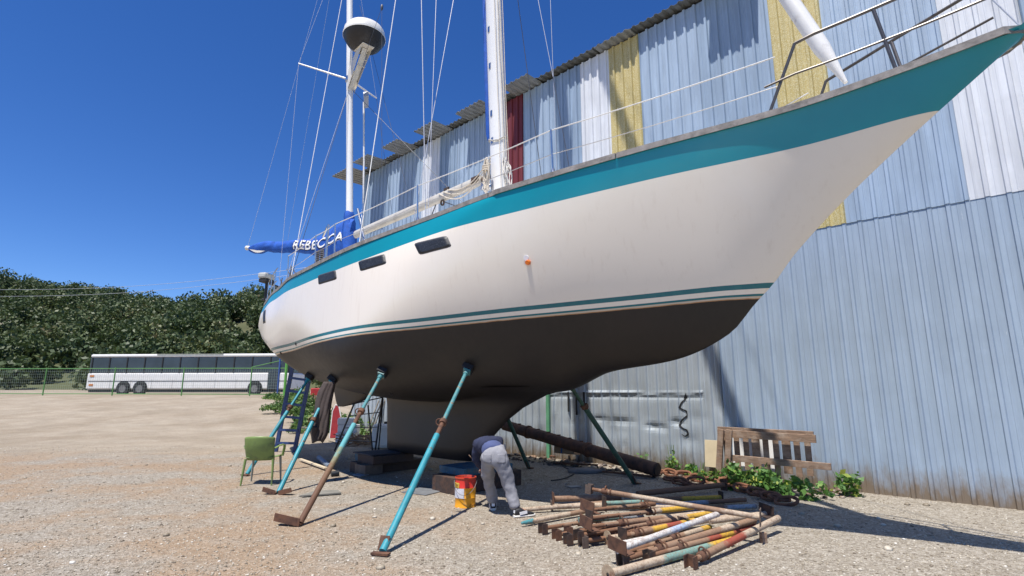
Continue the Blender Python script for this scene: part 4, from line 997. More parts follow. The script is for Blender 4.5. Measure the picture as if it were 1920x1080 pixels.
# ------------------------------------------------------------------ paint drum
bp = Vector((-.645, 7.80, 0)); t = thing('paint_drum', 'open red and yellow metal paint drum beside the bent over worker', 'paint drum', bp, -.25)
def drum_mat():
    m, nt, b = newmat('drum_paint'); tc = nd(nt, 'ShaderNodeTexCoord').outputs['Object']; s = nd(nt, 'ShaderNodeSeparateXYZ'); nt.links.new(tc, s.inputs[0])
    c = ramp(nt, [(0, (.78, .33, .011)), (.655, (.80, .36, .012)), (.66, (.60, .03, .015)), (.93, (.62, .035, .02)), (.935, (.45, .05, .02))], 'LINEAR')
    nt.links.new(smap(nt, s.outputs[2], 0, .39), c.inputs[0]); n = noise(nt, 11, 6, .7, tc); n2 = noise(nt, 5, 5, .7, tc, (1, 1, .4))
    k = mix(nt, smap(nt, n, .60, .66), c.outputs[0], (.05, .03, .02)); k = mix(nt, smap(nt, n2, .62, .72), k, (.55, .40, .2))
    setc(nt, b, 'Base Color', k); b.inputs['Roughness'].default_value = .4; return m
RB = .145
e = MB(); e.lathe([(RB-.004, .004), (RB, .0), (RB, .012), (RB-.004, .018), (RB-.004, .12), (RB, .126), (RB-.004, .132), (RB-.004, .25), (RB, .256), (RB-.004, .262), (RB-.003, .37), (RB+.006, .378), (RB+.006, .39), (RB-.003, .394), (RB-.008, .385), (RB-.008, .02), (0.001, .02)], (0, 0, 0), (0, 0, 1), 40, cap=False)
e.f.append(tuple(range(40))); e.m.append(0)
drum = e.build('drum_body', drum_mat(), t, smooth=True, local=True)
MB().lathe([(.001, 0), (RB-.009, 0)], (0, 0, .15), (0, 0, 1), 30, cap=False).build('paint', M('paint_left', (.03, .02, .02), .5), t, local=True)
def wrap(a0, a1, z0, z1, out, nm, mat):
    P = []
    for i in range(14):
        a = a0+(a1-a0)*i/13
        for z in (z0, z1): P.append(((RB+out)*cos(a), (RB+out)*sin(a), z))
    return MB().grid(P, 14, 2).build(nm, mat, t, local=True, smooth=True)
aC = -pi/2+.25
wrap(aC-1.35, aC-.05, .125, .252, .0025, 'label', M('label_white', (.62, .62, .66), .5, 0, .12, 18, (.30, .28, .32), .62, .04, 30))
wrap(aC-1.45, aC-.55, .262, .325, .0025, 'label', M('label_yellow', (.75, .50, .08), .5, 0, .1, 9))
V, F = text_mesh('TON', .012); vm = max(v.x for v in V); hm = max(v.y for v in V)
P = [((RB+.006)*cos(aC-1.38+.72*v.x/vm), (RB+.006)*sin(aC-1.38+.72*v.x/vm), .272+.042*v.y/hm) for v in V]
MB().add(P, F).build('lettering', M('ink_brown', (.10, .03, .012), .6), t, local=True)
e = MB(); e.tube([((RB+.012)*cos(aC+a), (RB+.012)*sin(aC+a)-.03*sin((a+1.5)/3*pi), .345-.17*sin((a+1.5)/3*pi)) for a in np.linspace(-1.5, 1.5, 24)], .0035, 6); e.build('bail', m_wiredark, t, smooth=True, local=True)

# ------------------------------------------------------------------ worker bent over beside the keel
m_skin = M('skin', (.40, .22, .15), .55, 0, .08, 20)
m_jean = M('grey_denim', (.27, .27, .29), .9, 0, .14, 9, (.20, .20, .22), .6, .15, 5, .5, 24)
m_navy = M('navy_sweatshirt', (.022, .028, .065), .9, 0, .2, 9, bs=.6, bscale=16)
m_shirt = M('blue_shirt', (.065, .085, .19), .9, 0, .15, 9, bs=.5, bscale=20)
per = thing('person', 'person in navy sweatshirt and grey jeans bent double beside the keel', 'person', (-.2, 7.3, 0))
def skin(name, verts, edges, rad, mat, parent, root=0, sub=2, disp=0):
    W = WM[parent.name].inverted(); me = bpy.data.meshes.new(name); me.from_pydata([tuple(W @ Vector(v)) for v in verts], edges, [])
    o = bpy.data.objects.new(name, me); COL.objects.link(o); o.parent = parent; WM[o.name] = WM[parent.name]
    md = o.modifiers.new('skin', 'SKIN'); md.use_smooth_shade = True
    if not me.skin_vertices: 
        bm = bmesh.new(); bm.from_mesh(me); bm.verts.layers.skin.verify(); bm.to_mesh(me); bm.free()
    for i, sv in enumerate(me.skin_vertices[0].data):
        r = rad[i]; sv.radius = r if isinstance(r, tuple) else (r, r); sv.use_root = (i == root)
    s = o.modifiers.new('sub', 'SUBSURF'); s.levels = sub; s.render_levels = sub
    if disp:
        tx = bpy.data.textures.new(name+'_folds', 'CLOUDS'); tx.noise_scale = .085; tx.noise_depth = 2
        d_ = o.modifiers.new('folds', 'DISPLACE'); d_.texture = tx; d_.strength = disp; d_.mid_level = .5; d_.texture_coords = 'LOCAL'
    me.materials.append(mat); return o
pel = Vector((-.225, 7.17, .735)); lh, rh = Vector((-.315, 7.18, .70)), Vector((-.135, 7.17, .69))
la, ra = Vector((-.255, 7.60, .10)), Vector((.055, 7.16, .10)); lk, rk = Vector((-.315, 7.42, .42)), Vector((-.045, 7.22, .39))
wai = Vector((-.25, 7.27, .80)); che = Vector((-.325, 7.50, .90)); nek = Vector((-.35, 7.70, .87)); hea = Vector((-.34, 7.86, .83))
ls, rs2 = Vector((-.47, 7.55, .845)), Vector((-.20, 7.62, .86)); le, re_ = Vector((-.50, 7.62, .63)), Vector((-.20, 7.82, .63)); lw, rw = Vector((-.43, 7.80, .50)), Vector((-.28, 7.98, .52))
Vb = [pel, wai, che, nek, hea, hea+Vector((-.01, .06, -.07)), lh, lk, la, rh, rk, ra, ls, le, lw, rs2, re_, rw, la+Vector((-.01, .13, -.05)), ra+Vector((.13, .02, -.05))]
Eb = [(0, 1), (1, 2), (2, 3), (3, 4), (4, 5), (0, 6), (6, 7), (7, 8), (0, 9), (9, 10), (10, 11), (2, 12), (12, 13), (13, 14), (2, 15), (15, 16), (16, 17), (8, 18), (11, 19)]
Rb = [.085, .085, .10, .055, .085, .075, .075, .05, .036, .075, .05, .036, .05, .036, .026, .05, .036, .026, .03, .03]
for wv, wi in ((lw, 14), (rw, 17)):
    hd = Vector((.25, .8, -.55)).normalized() if wi == 14 else Vector((-.4, .7, -.6)).normalized(); sd = hd.cross(Vector((0, 0, 1))).normalized(); nn = sd.cross(hd)
    pi_ = len(Vb); Vb.append(wv+hd*.055); Rb.append((.036, .018)); Eb.append((wi, pi_))
    for k, (off, L) in enumerate(((-.030, .062), (-.010, .074), (.011, .070), (.030, .054))):
        a_ = len(Vb); Vb += [wv+hd*.085+sd*off, wv+hd*(.085+L*.55)+sd*off*1.15-nn*.008, wv+hd*(.085+L)+sd*off*1.2-nn*.030]; Rb += [.0095, .0085, .007]; Eb += [(pi_, a_), (a_, a_+1), (a_+1, a_+2)]
    a_ = len(Vb); Vb += [wv+hd*.045-sd*.040-nn*.01, wv+hd*.085-sd*.050-nn*.03]; Rb += [.011, .0085]; Eb += [(pi_, a_), (a_, a_+1)]
body = skin('body', Vb, Eb, Rb, m_skin, per, 0, 2)
hc = hea+Vector((-.015, .03, -.01)); e = MB(); e.lathe([(0.001, -.09), (.07, -.075), (.102, -.02), (.106, .03), (.09, .075), (.05, .1), (.001, .108)], hc, (hea-nek), 20); e.build('hair', M('hair_dark', (.02, .015, .012), .8, 0, .3, 30, bs=.4, bscale=60), per, smooth=True)
cuffL, cuffR = la+Vector((0, -.01, -.015)), ra+Vector((-.005, .0, -.015))
Vj = [pel, wai+Vector((.010, -.035, -.012)), lh, lh.lerp(lk, .5), lk, lk.lerp(la, .5), cuffL, rh, rh.lerp(rk, .5), rk, rk.lerp(ra, .5), cuffR]
jeans = skin('jeans', Vj, [(0, 1), (0, 2), (2, 3), (3, 4), (4, 5), (5, 6), (0, 7), (7, 8), (8, 9), (9, 10), (10, 11)], [(.150, .135), (.150, .125), .112, .098, .083, .075, .074, .118, .104, .088, .079, .078], m_jean, per, 0, 3, .034)
tee = skin('shirt', [wai+Vector((.012, -.085, -.05)), wai+Vector((0, .0, .0)), wai.lerp(che, .5)], [(0, 1), (1, 2)], [(.155, .142), (.162, .135), (.15, .12)], m_shirt, per, 0, 2, .012)
sw = skin('sweatshirt', [wai+Vector((-.005, .015, .012)), wai.lerp(che, .5), che, nek, ls, ls.lerp(le, .5), le, lw+Vector((.005, -.02, .02)), rs2, rs2.lerp(re_, .5), re_, rw+Vector((.01, -.02, .02))],
          [(0, 1), (1, 2), (2, 3), (2, 4), (4, 5), (5, 6), (6, 7), (2, 8), (8, 9), (9, 10), (10, 11)], [(.168, .140), (.168, .145), (.165, .14), .07, .082, .070, .058, .042, .082, .070, .058, .042], m_navy, per, 0, 3, .04)
def patch(c, u, v, w_, h_, nm, mat, target, off=.004):
    P = [];
    for i in range(8):
        for j in range(8): P.append(c+u*((i/7-.5)*w_)+v*((j/7-.5)*h_*(1 if abs(i/7-.5) < .4 or j > 1 else .85)))
    o = MB().grid(P, 8, 8).build(nm, mat, per, smooth=True); s = o.modifiers.new('wrap', 'SHRINKWRAP'); s.target = target; s.offset = off; s.wrap_method = 'PROJECT'; s.use_project_y = True; s.use_positive_direction = True; s.use_negative_direction = False
    q = o.modifiers.new('t', 'SOLIDIFY'); q.thickness = .004; return o
m_pock = M('denim_pocket', (.22, .22, .24), .9, 0, .12, 9, bs=.4, bscale=30)
for x in (-.315, -.135): patch(Vector((x, 6.85, .715)), Vector((1, 0, 0)), Vector((0, 0, 1)), .105, .115, 'pocket', m_pock, jeans)
def shoe(heel, d, L=.27, lab=None):
    d = Vector(d).normalized(); s = d.cross(Vector((0, 0, 1))).normalized(); up = Vector((0, 0, 1))
    def loft(rows, mat, nm):
        P = []; n = 16
        for x, w_, z0, z1 in rows:
            for k in range(n):
                a = 2*pi*k/n; P.append(heel+d*x+s*(w_*math.copysign(abs(cos(a))**.7, cos(a)))+up*((z0+z1)/2+(z1-z0)/2*math.copysign(abs(sin(a))**.8, sin(a))))
        m_ = MB(); m_.v = P; m_.uv = [(0, 0)]*len(P); q = len(rows)
        for i in range(q-1):
            for k in range(n): m_.f.append((i*n+k, i*n+(k+1) % n, (i+1)*n+(k+1) % n, (i+1)*n+k)); m_.m.append(0)
        m_.f += [tuple(reversed(range(n))), tuple(range((q-1)*n, q*n))]; m_.m += [0, 0]; return m_.build(nm, mat, per, smooth=True)
    up_ = loft([(-.005, .030, .02, .09), (.02, .040, .02, .115), (.08, .042, .02, .115), (.13, .043, .02, .085), (.19, .046, .02, .065), (.24, .040, .02, .052), (.262, .022, .02, .04)], M('shoe_black', (.02, .02, .022), .6, 0, .2, 20), 'shoe')
    so = loft([(-.015, .032, 0, .03), (.02, .044, 0, .034), (.10, .045, 0, .032), (.19, .051, 0, .032), (.245, .044, 0, .034), (.275, .022, .004, .034)], M('sole_white', (.68, .66, .60), .6, 0, .1, 20), 'sole'); so.parent = up_
    e = MB()
    for q in (-1, 1): e.bar(heel+d*.05+s*q*.0435+up*.05, heel+d*.15+s*q*.047+up*.065, .006, .035)
    e.bar(heel-d*.008+up*.055, heel-d*.008+up*.09, .04, .008, d); e.build('shoe_stripe', M('stripe_white', (.75, .75, .74), .5), per).parent = up_
shoe(Vector((-.25, 7.53, 0)), (-.08, 1, 0)); shoe(Vector((.035, 7.12, 0)), (.85, .35, 0))
bt = at(879, 853, 7.95); bb = at(891, 868, 7.88); t = thing('paint_brush', 'thin brush handle held in the worker\'s left hand', 'brush', bb)
MB().tube([lw+Vector((.02, .09, -.03)), bt], [.009, .006], 8).build('handle', m_wood, t, smooth=True)
MB().bar(lw+Vector((.02, .09, -.03)), lw+Vector((.05, .12, -.10)), .05, .018).build('bristles', m_black, t)

# ------------------------------------------------------------------ jacket hung over the prop, chair, ladders
jm = M('jacket_cloth', (.060, .045, .040), .95, 0, .2, 10, bs=.4, bscale=30)
rowsJ = [(716, 608, 629), (735, 597, 625), (755, 592, 621), (775, 590, 618), (790, 583, 617), (803, 579, 616), (814, 584, 614), (829, 586, 604)]
Yj = 9.72; P = []; nu, nv = 40, 26
for i in range(nv):
    y = 716+(829-716)*i/(nv-1); lx = np.interp(y, [r[0] for r in rowsJ], [r[1] for r in rowsJ]); rx = np.interp(y, [r[0] for r in rowsJ], [r[2] for r in rowsJ])
    for k in range(nu):
        a = k/(nu-1); x = lx+(rx-lx)*(.5+.5*math.tanh(2.2*(a-.5))/math.tanh(1.1)); dy = -.12*sin(pi*a)**.7*(.6+.4*i/nv)+(.020*sin(2*pi*a*2.1+1.1*sin(i*.17))+.012*sin(2*pi*a*4.7+.3*i)+.008*sin(9*a-.55*i))*(.3+.7*i/nv)
        if i > nv-4: y2 = y+2.2*sin(a*6+1)
        else: y2 = y
        P.append(at(float(x), float(y2), Yj+dy+.12*(1-i/nv)))
o = MB().grid(P, nv, nu).build('jacket', jm, None, smooth=True, ang=180); s = o.modifiers.new('t', 'SOLIDIFY'); s.thickness = .012; tag(o, 'dark brown jacket draped over a turquoise prop', 'jacket')
e = MB(); e.tube([at(590, 800, 9.58), at(588, 812, 9.6), at(590, 826, 9.62)], [.05, .055, .045], 12)
sl_ = e.build('sleeve', jm, o, smooth=True)

def chair():
    t = thing('plastic_chair', 'green plastic armchair on the gravel at the left, seen from behind', 'chair', (-4.33, 9.68, 0), radians(6))
    P = []
    for i in range(13):
        x = -.235+.47*i/12
        for j in range(12):
            y = -.20+.44*j/11; P.append((x, y, .415+.03*(x/.235)**2+.02*((j/11-.5)*2)**2-(.03 if j == 11 else 0)))
    o = MB().grid(P, 13, 12).build('seat', m_chair, t, smooth=True, local=True); s = o.modifiers.new('t', 'SOLIDIFY'); s.thickness = .008
    P = []
    for i in range(17):
        a = i/8-1
        for j in range(12):
            h = j/11; P.append((a*(.232+.02*h), -.205-.13*h-.03*sin(h*pi)+.085*a*a, .40+.41*h-.02*a*a*h-(.012 if h > .95 and abs(a) > .9 else 0)))
    o = MB().grid(P, 17, 12).build('backrest', m_chair, t, smooth=True, local=True); s = o.modifiers.new('t', 'SOLIDIFY'); s.thickness = .008
    for q in (-1, 1):
        e = MB(); e.tube([(q*.235, -.20, .60), (q*.285, -.10, .635), (q*.295, .05, .64), (q*.29, .18, .62), (q*.275, .225, .56), (q*.25, .225, .43)], [(.022, .012)]*6, 10); e.build('armrest', m_chair, t, smooth=True, local=True)
        for y, dy, mt in ((-.19, -.055, m_chair), (.20, .04, m_chair)):
            e = MB(); e.tube([(q*.225, y, .425), (q*.24, y+dy*.5, .2), (q*.25, y+dy, 0)], [(.030, .022), (.024, .018), (.018, .014)], 8); e.build('leg', m_chairleg if y > 0 else mt, t, smooth=True, local=True)
    return t
chair()

def ladder(name, lab, a0, a1, b0_, b1_, rail, n, mat, tread=(.09, .03), f0=.12, f1=.97):
    base = (Vector(a0)+Vector(b0_))/2; t = thing(name, lab, 'ladder', (base.x, base.y, min(a0[2], b0_[2])))
    a0, a1, b0_, b1_ = map(Vector, (a0, a1, b0_, b1_)); side = (b0_-a0).normalized()
    for p, q in ((a0, a1), (b0_, b1_)): MB().bar(p, q, rail[0], rail[1], side).build('rail', mat, t, bevel=.004)
    for k in range(n):
        f = f0+(f1-f0)*k/(n-1); MB().bar(a0.lerp(a1, f), b0_.lerp(b1_, f), tread[0], tread[1]).build('tread', mat, t)
    return t
a0, b0_ = gnd(517, 847), gnd(552, 847); lt = ladder('step_ladder', 'dark blue wooden ladder leaning up at the stern', a0, at(549, 684, 14.4), b0_, at(584, 690, 14.3), (.065, .10), 7, m_ladder, (.10, .055), .10, 1.0)
m_dk = M('dark_steel', (.03, .034, .04), .5, .4, .2, 10)
lt = ladder('step_ladder', 'thin dark steel trestle ladder standing behind the keel', gnd(627, 846), at(664, 757, 13.9), gnd(702, 856), at(717, 745, 13.2), (.03, .035), 4, m_dk, (.05, .02), .25, 1.0)
for (p, q) in (((690, 760, 13.6), (702, 870, 0)), ((718, 748, 13.25), (709, 852, 0))):
    f_ = gnd(q[0], q[1]) if q[1] != 870 else gnd(700, 862); MB().bar(at(*p), f_, .03, .03).build('prop_leg', m_dk, lt)

# ------------------------------------------------------------------ things along the wall on the right
A_ = gnd(1238, 899, .0); pa, pb = Vector((A_.x-.02, A_.y+.12, .15)), at(946, 797, 13.6)
t = thing('rusty_pipe', 'long thick rusty pipe leaning along the foot of the metal wall', 'pipe', (pa.x, pa.y, 0))
MB().tube(wob(pa, pb, 10, .004), .125, 20).build('pipe_body', M('pipe_rust', (.085, .045, .032), .8, 0, .4, 7, (.17, .075, .04), .55, .1, 6, .4, 60), t, smooth=True)
d = (pb-pa).normalized()
for k in (.38, .80): MB().lathe([(.125, -.03), (.15, -.025), (.15, .025), (.125, .03)], pa.lerp(pb, k), d, 20).build('flange', m_rust, t, smooth=True)
MB().lathe([(.10, .0), (.10, .02), (.02, .02)], pa-d*.022, d, 18, cap=True).build('bore', m_black, t)
for k in range(7):
    q = pa.lerp(pb, .42+.075*k)+Vector((0, 0, .125)); MB().box(q, (.07, .05, .03)).build('lug', m_rust, t)
ch = thing('anchor_chain', 'heavy rusty chain lying from the pipe end along the weeds', 'chain', gnd(1330, 905)); cpts = [(1243, 888), (1258, 890), (1272, 888), (1283, 893), (1297, 897), (1310, 899), (1325, 900), (1340, 903), (1352, 904), (1366, 907), (1382, 913), (1396, 918), (1409, 920), (1422, 925), (1436, 930), (1449, 934), (1464, 938), (1478, 942), (1262, 900), (1276, 904), (1290, 907), (1306, 906)]
m_chain = M('chain_rust', (.16, .065, .035), .85, 0, .35, 14, (.26, .12, .06), .55, .1, 8, .4, 90)
for i, c in enumerate(cpts):
    p = gnd(c[0], c[1], .05)+Vector((0, .05, random.uniform(0, .03))); nx = Vector((.75, -.55, random.uniform(-.15, .15))).normalized() if i else Vector((1, 0, 0)); nx = (Matrix.Rotation(random.uniform(-.5, .5), 3, 'Z') @ nx).normalized()
    sd = nx.cross(Vector((0, 0, 1))).normalized(); tl = (i % 2)*1.0+random.uniform(-.2, .2); sd = (sd*cos(tl)+nx.cross(sd)*sin(tl)).normalized(); e = MB()
    e.tube([p+nx*(.115*cos(a)+.03*math.copysign(min(1, abs(cos(a))*3), cos(a)))+sd*(.062*sin(a)) for a in np.linspace(0, 2*pi, 21)], .024, 8, caps=False); e.build('link', m_chain, ch, smooth=True)
# pallet standing against the wall
t = thing('wooden_pallet', 'weathered wooden pallet frame standing on edge against the metal wall', 'pallet', gnd(1400, 905))
def pw(px, py, off): q = onplane(px, py, W0-WN*off, WN); return Vector(q)
for i, (x0, x1, y0, y1, off) in enumerate(((1344, 1356, 805, 900, .75), (1360, 1371, 806, 912, .85))):
    a, b = pw((x0+x1)/2+2, y0, off), pw((x0+x1)/2-3, y1, off); MB().bar(a, Vector((b.x, b.y, max(0, b.z))), .10, .045, (WN[0], WN[1], 0)).build('post', m_wood, t, bevel=.004)
for y0, y1, o_, h_ in ((812, 838, .70, .12), (858, 884, .78, .10), (804, 826, .5, .08)):
    a = pw(1346 if h_ != .10 else 1366, y0, o_); b = a+Vector((WD[0], WD[1], 0))*1.55; b.z = a.z-.01; MB().bar(a, b, .045, h_).build('rail', m_wood, t, bevel=.004)
for k in range(9):
    a = pw(1352, 812, .60)+Vector((WD[0], WD[1], 0))*(.10+.16*k); MB().bar(a, (a.x, a.y, a.z-.58-.03*(k % 2)), .09 if k % 3 else .13, .02, (WN[0], WN[1], 0)).build('slat', m_wood, t)
def lean(name, lab, cat, c, off, size, mat, rz=0.0, tilt=.12):
    p = pw(c[0], c[1], off); o = MB().box((0, 0, size[2]/2), size).build(name, mat, None, bevel=.003); o.location = (p.x, p.y, max(0, p.z)); o.rotation_euler = (-tilt, 0, math.atan2(WD[1], WD[0])+rz); WM[o.name] = Matrix.Translation(o.location); return tag(o, lab, cat)
lean('plywood_board', 'cream plywood offcut leaning on the wall left of the pallet', 'board', (1334, 876), .25, (.24, .02, .48), M('ply_cream', (.60, .50, .33), .8, 0, .1, 5))
for k, (px, h_) in enumerate(((1395, .62), (1440, .68))): lean('white_panel', ('white panel leaning behind the left half of the pallet slats', 'white panel leaning behind the right half of the pallet slats')[k], 'panel', (px, 884), .22, (.36, .03, h_), m_white)
o = lean('cardboard_box', 'crushed brown cardboard box with blue tape under the rusty pipe', 'box', (1063, 851), .45, (.50, .30, .24), M('cardboard', (.33, .22, .14), .9, 0, .12, 5), .2, .15)
e = MB(); e.box((-.06, -.152, .12), (.035, .006, .24)); e.box((.0, -.152, .235), (.12, .006, .02)); e.build('tape', M('tape_blue', (.05, .12, .35), .5), o, local=True)
lean('plank', 'pale plank end lying behind the rusty pipe above the cardboard box', 'plank', (1062, 835), .22, (.50, .10, .12), M('plank_pale', (.52, .42, .27), .8, 0, .15, 5), .1, .05)
pt = pw(1298, 888, .30); t = thing('plastic_tub', 'small dark blue plastic tub among the weeds by the wall', 'tub', (pt.x, pt.y, 0))
MB().lathe([(.07, 0), (.085, .02), (.105, .16), (.112, .165), (.112, .18), (.10, .18), (.08, .03), (.001, .03)], (0, 0, 0), (0, 0, 1), 24).build('tub_body', M('tub_blue', (.02, .045, .20), .35, 0, .1, 5), t, smooth=True, local=True)
MB().lathe([(.096, .085), (.1005, .12), (.097, .12)], (0, 0, 0), (0, 0, 1), 24, cap=False).build('band', m_white, t, smooth=True, local=True)
# rubble and scrap at the foot of the wall
nr = 420; v = -7.5+10.0*rng.random(nr); off = .08+.9*rng.random(nr)**1.2; q = W0[None]+WD[None]*v[:, None]-WN[None]*off[:, None]
tag(stones('wall_rubble', np.stack([q[:, 0], q[:, 1], .01+0*v], -1), .02+.075*rng.random(nr)**2.5, leafmat('rubble', [(0, (.05, .04, .035)), (.5, (.12, .085, .06)), (.8, (.20, .12, .07)), (1, (.42, .38, .33))], 0.)), 'rubble and scrap along the foot of the wall', 'rubble', kind='stuff')
for k, (a, b_, w_, lab) in enumerate((((965, 843), (1040, 856), .07, 'rust brown scrap plank lying flat beside the wall behind the worker'), ((1040, 868), (1120, 872), .09, 'scrap plank lying at the wall below the cardboard box'), ((1130, 884), (1222, 893), .05, 'thin iron bar lying in front of the rusty pipe'), ((1175, 872), (1300, 860), .05, 'pale lath lying on the rubble behind the chain'))):
    p, q = gnd(a[0], a[1], .05), gnd(b_[0], b_[1], .06); o = MB().bar(p, q, w_, .03).build('scrap_plank', m_rust if k < 3 else M('lath', (.5, .42, .3), .8), None, bevel=.003); tag(o, lab, 'plank')
rk_ = thing('rock', 'low flat grey rock half buried in front of the cardboard box', 'rock', gnd(1095, 886)); pr_ = stones('boulder', np.array([[0, 0, .02]]), np.array([.33]), M('rock_grey', (.20, .18, .165), .9, 0, .2, 4, bs=.5, bscale=20)); pr_.parent = rk_; pr_.scale = (1.2, .7, .5)
MB().tube([gnd(*p, .015) for p in ((1033, 901), (1050, 899), (1064, 895), (1076, 889), (1078, 884), (1068, 880), (1058, 876))], .011, 8).build('hose', m_black, None, smooth=True)
tag(bpy.data.objects['hose'], 'short black hose curving on the shaded gravel', 'hose')
o = MB().box((0, 0, 0), (.20, .15, .008), Matrix.Rotation(.4, 3, 'Z')).build('metal_plate', M('plate_grey', (.30, .30, .30), .5, .3, .1), None); o.location = gnd(1076, 912, .012); tag(o, 'small grey plate lying flat on the shaded gravel', 'plate')

# weeds: along the wall, and behind the stern
for k, (px, off, r, h_, n, lab) in enumerate(((1212, .20, .14, .42, 90, 'small leafy weed at the wall foot under the torn sheet'), (1262, .16, .16, .62, 130, 'tall thin weed against the wall below the black squiggle'), (1315, .45, .22, .34, 200, 'low weed between the blue tub and the pallet'), (1340, .85, .24, .30, 220, 'weed at the foot of the left pallet post'),
        (1378, 1.0, .26, .40, 260, 'bushy weed in front of the left half of the pallet'), (1412, 1.1, .26, .44, 260, 'bushy weed in front of the middle of the pallet'), (1448, 1.2, .30, .48, 300, 'largest weed, bushy and bright, at the right of the pallet'), (1500, 1.1, .24, .34, 160, 'weed just past the right end of the pallet'), (1580, .5, .2, .4, 130, 'weed by the wall well right of the pallet'))):
    q = pw(px, 900, off); plant('weed', (q.x, q.y, 0), r, h_, n, .062 if k > 1 else .045, m_weed, lab, 'weed', 'weeds along the wall')
wl_ = [((520, 742), 35, .9, .9), ((548, 752), 31, 1.1, 1.2), ((572, 758), 28, 1.0, 1.3), ((545, 770), 27.5, .8, .7), ((596, 775), 24, .9, 1.0), ((578, 790), 23, .7, .6), ((612, 782), 22, .7, .9), ((606, 800), 20.5, .55, .5), ((560, 738), 34, 1.1, 1.6)]
wlab = ['low weed clump farthest up the track by the green gate', 'rounded bush behind the top of the blue ladder', 'bush seen through the middle rungs of the blue ladder', 'weed clump spilling over the track edge left of the blue ladder', 'bush between the blue ladder and the jacket', 'low weeds at the track edge behind the ladder\'s lower rungs', 'bush just left of the hanging jacket', 'nearest low weeds beside the track behind the jacket', 'taller shrub at the back by the white bus']
for (p, Y_, r, h_), lb in zip(wl_, wlab):
    q = at(p[0], p[1], Y_); plant('bush', (q.x, Y_, float(terr(q.x, Y_))-.03), r, h_*.75, int(1700*r), .085, m_bush, lb, 'bush', 'bushes beside the track')
for k, (px, Y_, r, h_) in enumerate(((650, 21, .6, .8), (690, 19, .6, .9), (705, 18.5, .5, .7))):
    q = at(px, 800, Y_); plant('bush', (q.x, Y_, float(terr(q.x, Y_))-.02), r, h_, 900, .075, m_bush, ('bush behind the white foam boxes', 'bush behind the leaning canes', 'bush right behind the white plastic tank')[k], 'bush', 'bushes beside the track')

# ------------------------------------------------------------------ clutter behind the stern
def boxo(name, lab, cat, c, size, mat, rz=0, bev=.01, tilt=(0, 0), group=None):
    o = MB().box((0, 0, size[2]/2), size).build(name, mat, None, bevel=bev); o.location = c; o.rotation_euler = (tilt[0], tilt[1], rz); return tag(o, lab, cat, group)
def gz(px, py, Y_): q = at(px, py, Y_); return Vector((q.x, Y_, float(terr(q.x, Y_))))
q = gz(652, 812, 17.2); m_foam = M('foam_white', (.72, .72, .70), .7, 0, .05, 5)
for k, (dx, dz, s, lab) in enumerate(((0, 0, (.62, .4, .30), 'white foam box at the bottom of the pile behind the stern'), (.03, .302, (.60, .4, .24), 'white foam box in the middle of the pile behind the stern'), (-.06, .544, (.50, .4, .20), 'white foam box on top of the pile behind the stern'))):
    boxo('foam_box', lab, 'box', q+Vector((dx, 0, dz)), s, m_foam, .15*k-.1, .02, group='white foam boxes behind the stern')
q = gz(628, 800, 18.5)+Vector((0, 0, .25)); o = MB().prism([(-.16, 0, -.25), (.14, 0, -.25), (.17, 0, .45), (.08, 0, .78), (-.02, 0, .84), (-.11, 0, .62)], (0, .05, 0)).build('red_board', M('board_red', (.33, .025, .03), .4, 0, .2, 5), None, bevel=.02); o.location = q; tag(o, 'red pointed board with pale rim standing behind the skeg', 'board')
e = MB(); e.tube([(-.16, .02, -.25), (-.115, .02, .63), (-.02, .02, .85), (.085, .02, .79), (.175, .02, .45)], .022, 8); e.build('rim', m_white, o, local=True, smooth=True)
q = gz(716, 832, 15.6); t = thing('plastic_tank', 'white plastic tank standing on the gravel behind the keel', 'tank', q, .2)
MB().box((0, 0, .33), (.55, .5, .66)).build('tank_body', m_foam, t, bevel=.10, local=True); MB().lathe([(.07, 0), (.07, .06), (0, .06)], (.1, 0, .66), (0, 0, 1), 14).build('cap', m_black, t, local=True)
e = MB()
for k in range(120):
    p = gz(random.uniform(640, 705), 830, random.uniform(15.8, 17.2))+Vector((0, 0, random.uniform(.02, .28))); a = random.uniform(0, pi); L = random.uniform(.2, .55); e.tube([p, p+Vector((L*cos(a), L*sin(a)*.6, random.uniform(-.06, .1)))], random.uniform(.008, .02), 5)
tag(e.build('brushwood', M('brushwood', (.22, .13, .075), .9, 0, .4, 8, (.36, .27, .18), .55, .1, 3), None), 'heap of dry brushwood and sticks behind the trestle ladder', 'brushwood', kind='stuff')
for k in range(7):
    a = gz(682+5*k, 812, 17.8+.1*k); b_ = a+Vector((.38+.05*k, .25, 1.25+.1*(k % 3))); o = MB().tube(wob(a, b_, 5, .02), .022, 7).build('cane', M('cane_grey', (.25, .22, .18), .8, 0, .3, 8), None, smooth=True); tag(o, ('leftmost grey cane leaning behind the trestle ladder', 'second cane from the left behind the trestle ladder', 'third cane from the left behind the trestle ladder', 'middle cane of seven behind the trestle ladder', 'third cane from the right behind the trestle ladder', 'second cane from the right behind the trestle ladder', 'rightmost grey cane leaning behind the trestle ladder')[k], 'cane', 'canes leaning behind the trestle ladder')
q = gz(595, 738, 33); t = thing('red_crate', 'small red crate glimpsed between ladder and hanging jacket', 'crate', q+Vector((0, 0, 0)), .3); MB().box((0, 0, .55), (.75, .6, .45)).build('crate_body', M('crate_red', (.42, .03, .03), .5, 0, .2, 5), t, bevel=.05, local=True); MB().box((0, 0, .15), (.8, .65, .3)).build('stand', m_wood, t, local=True)
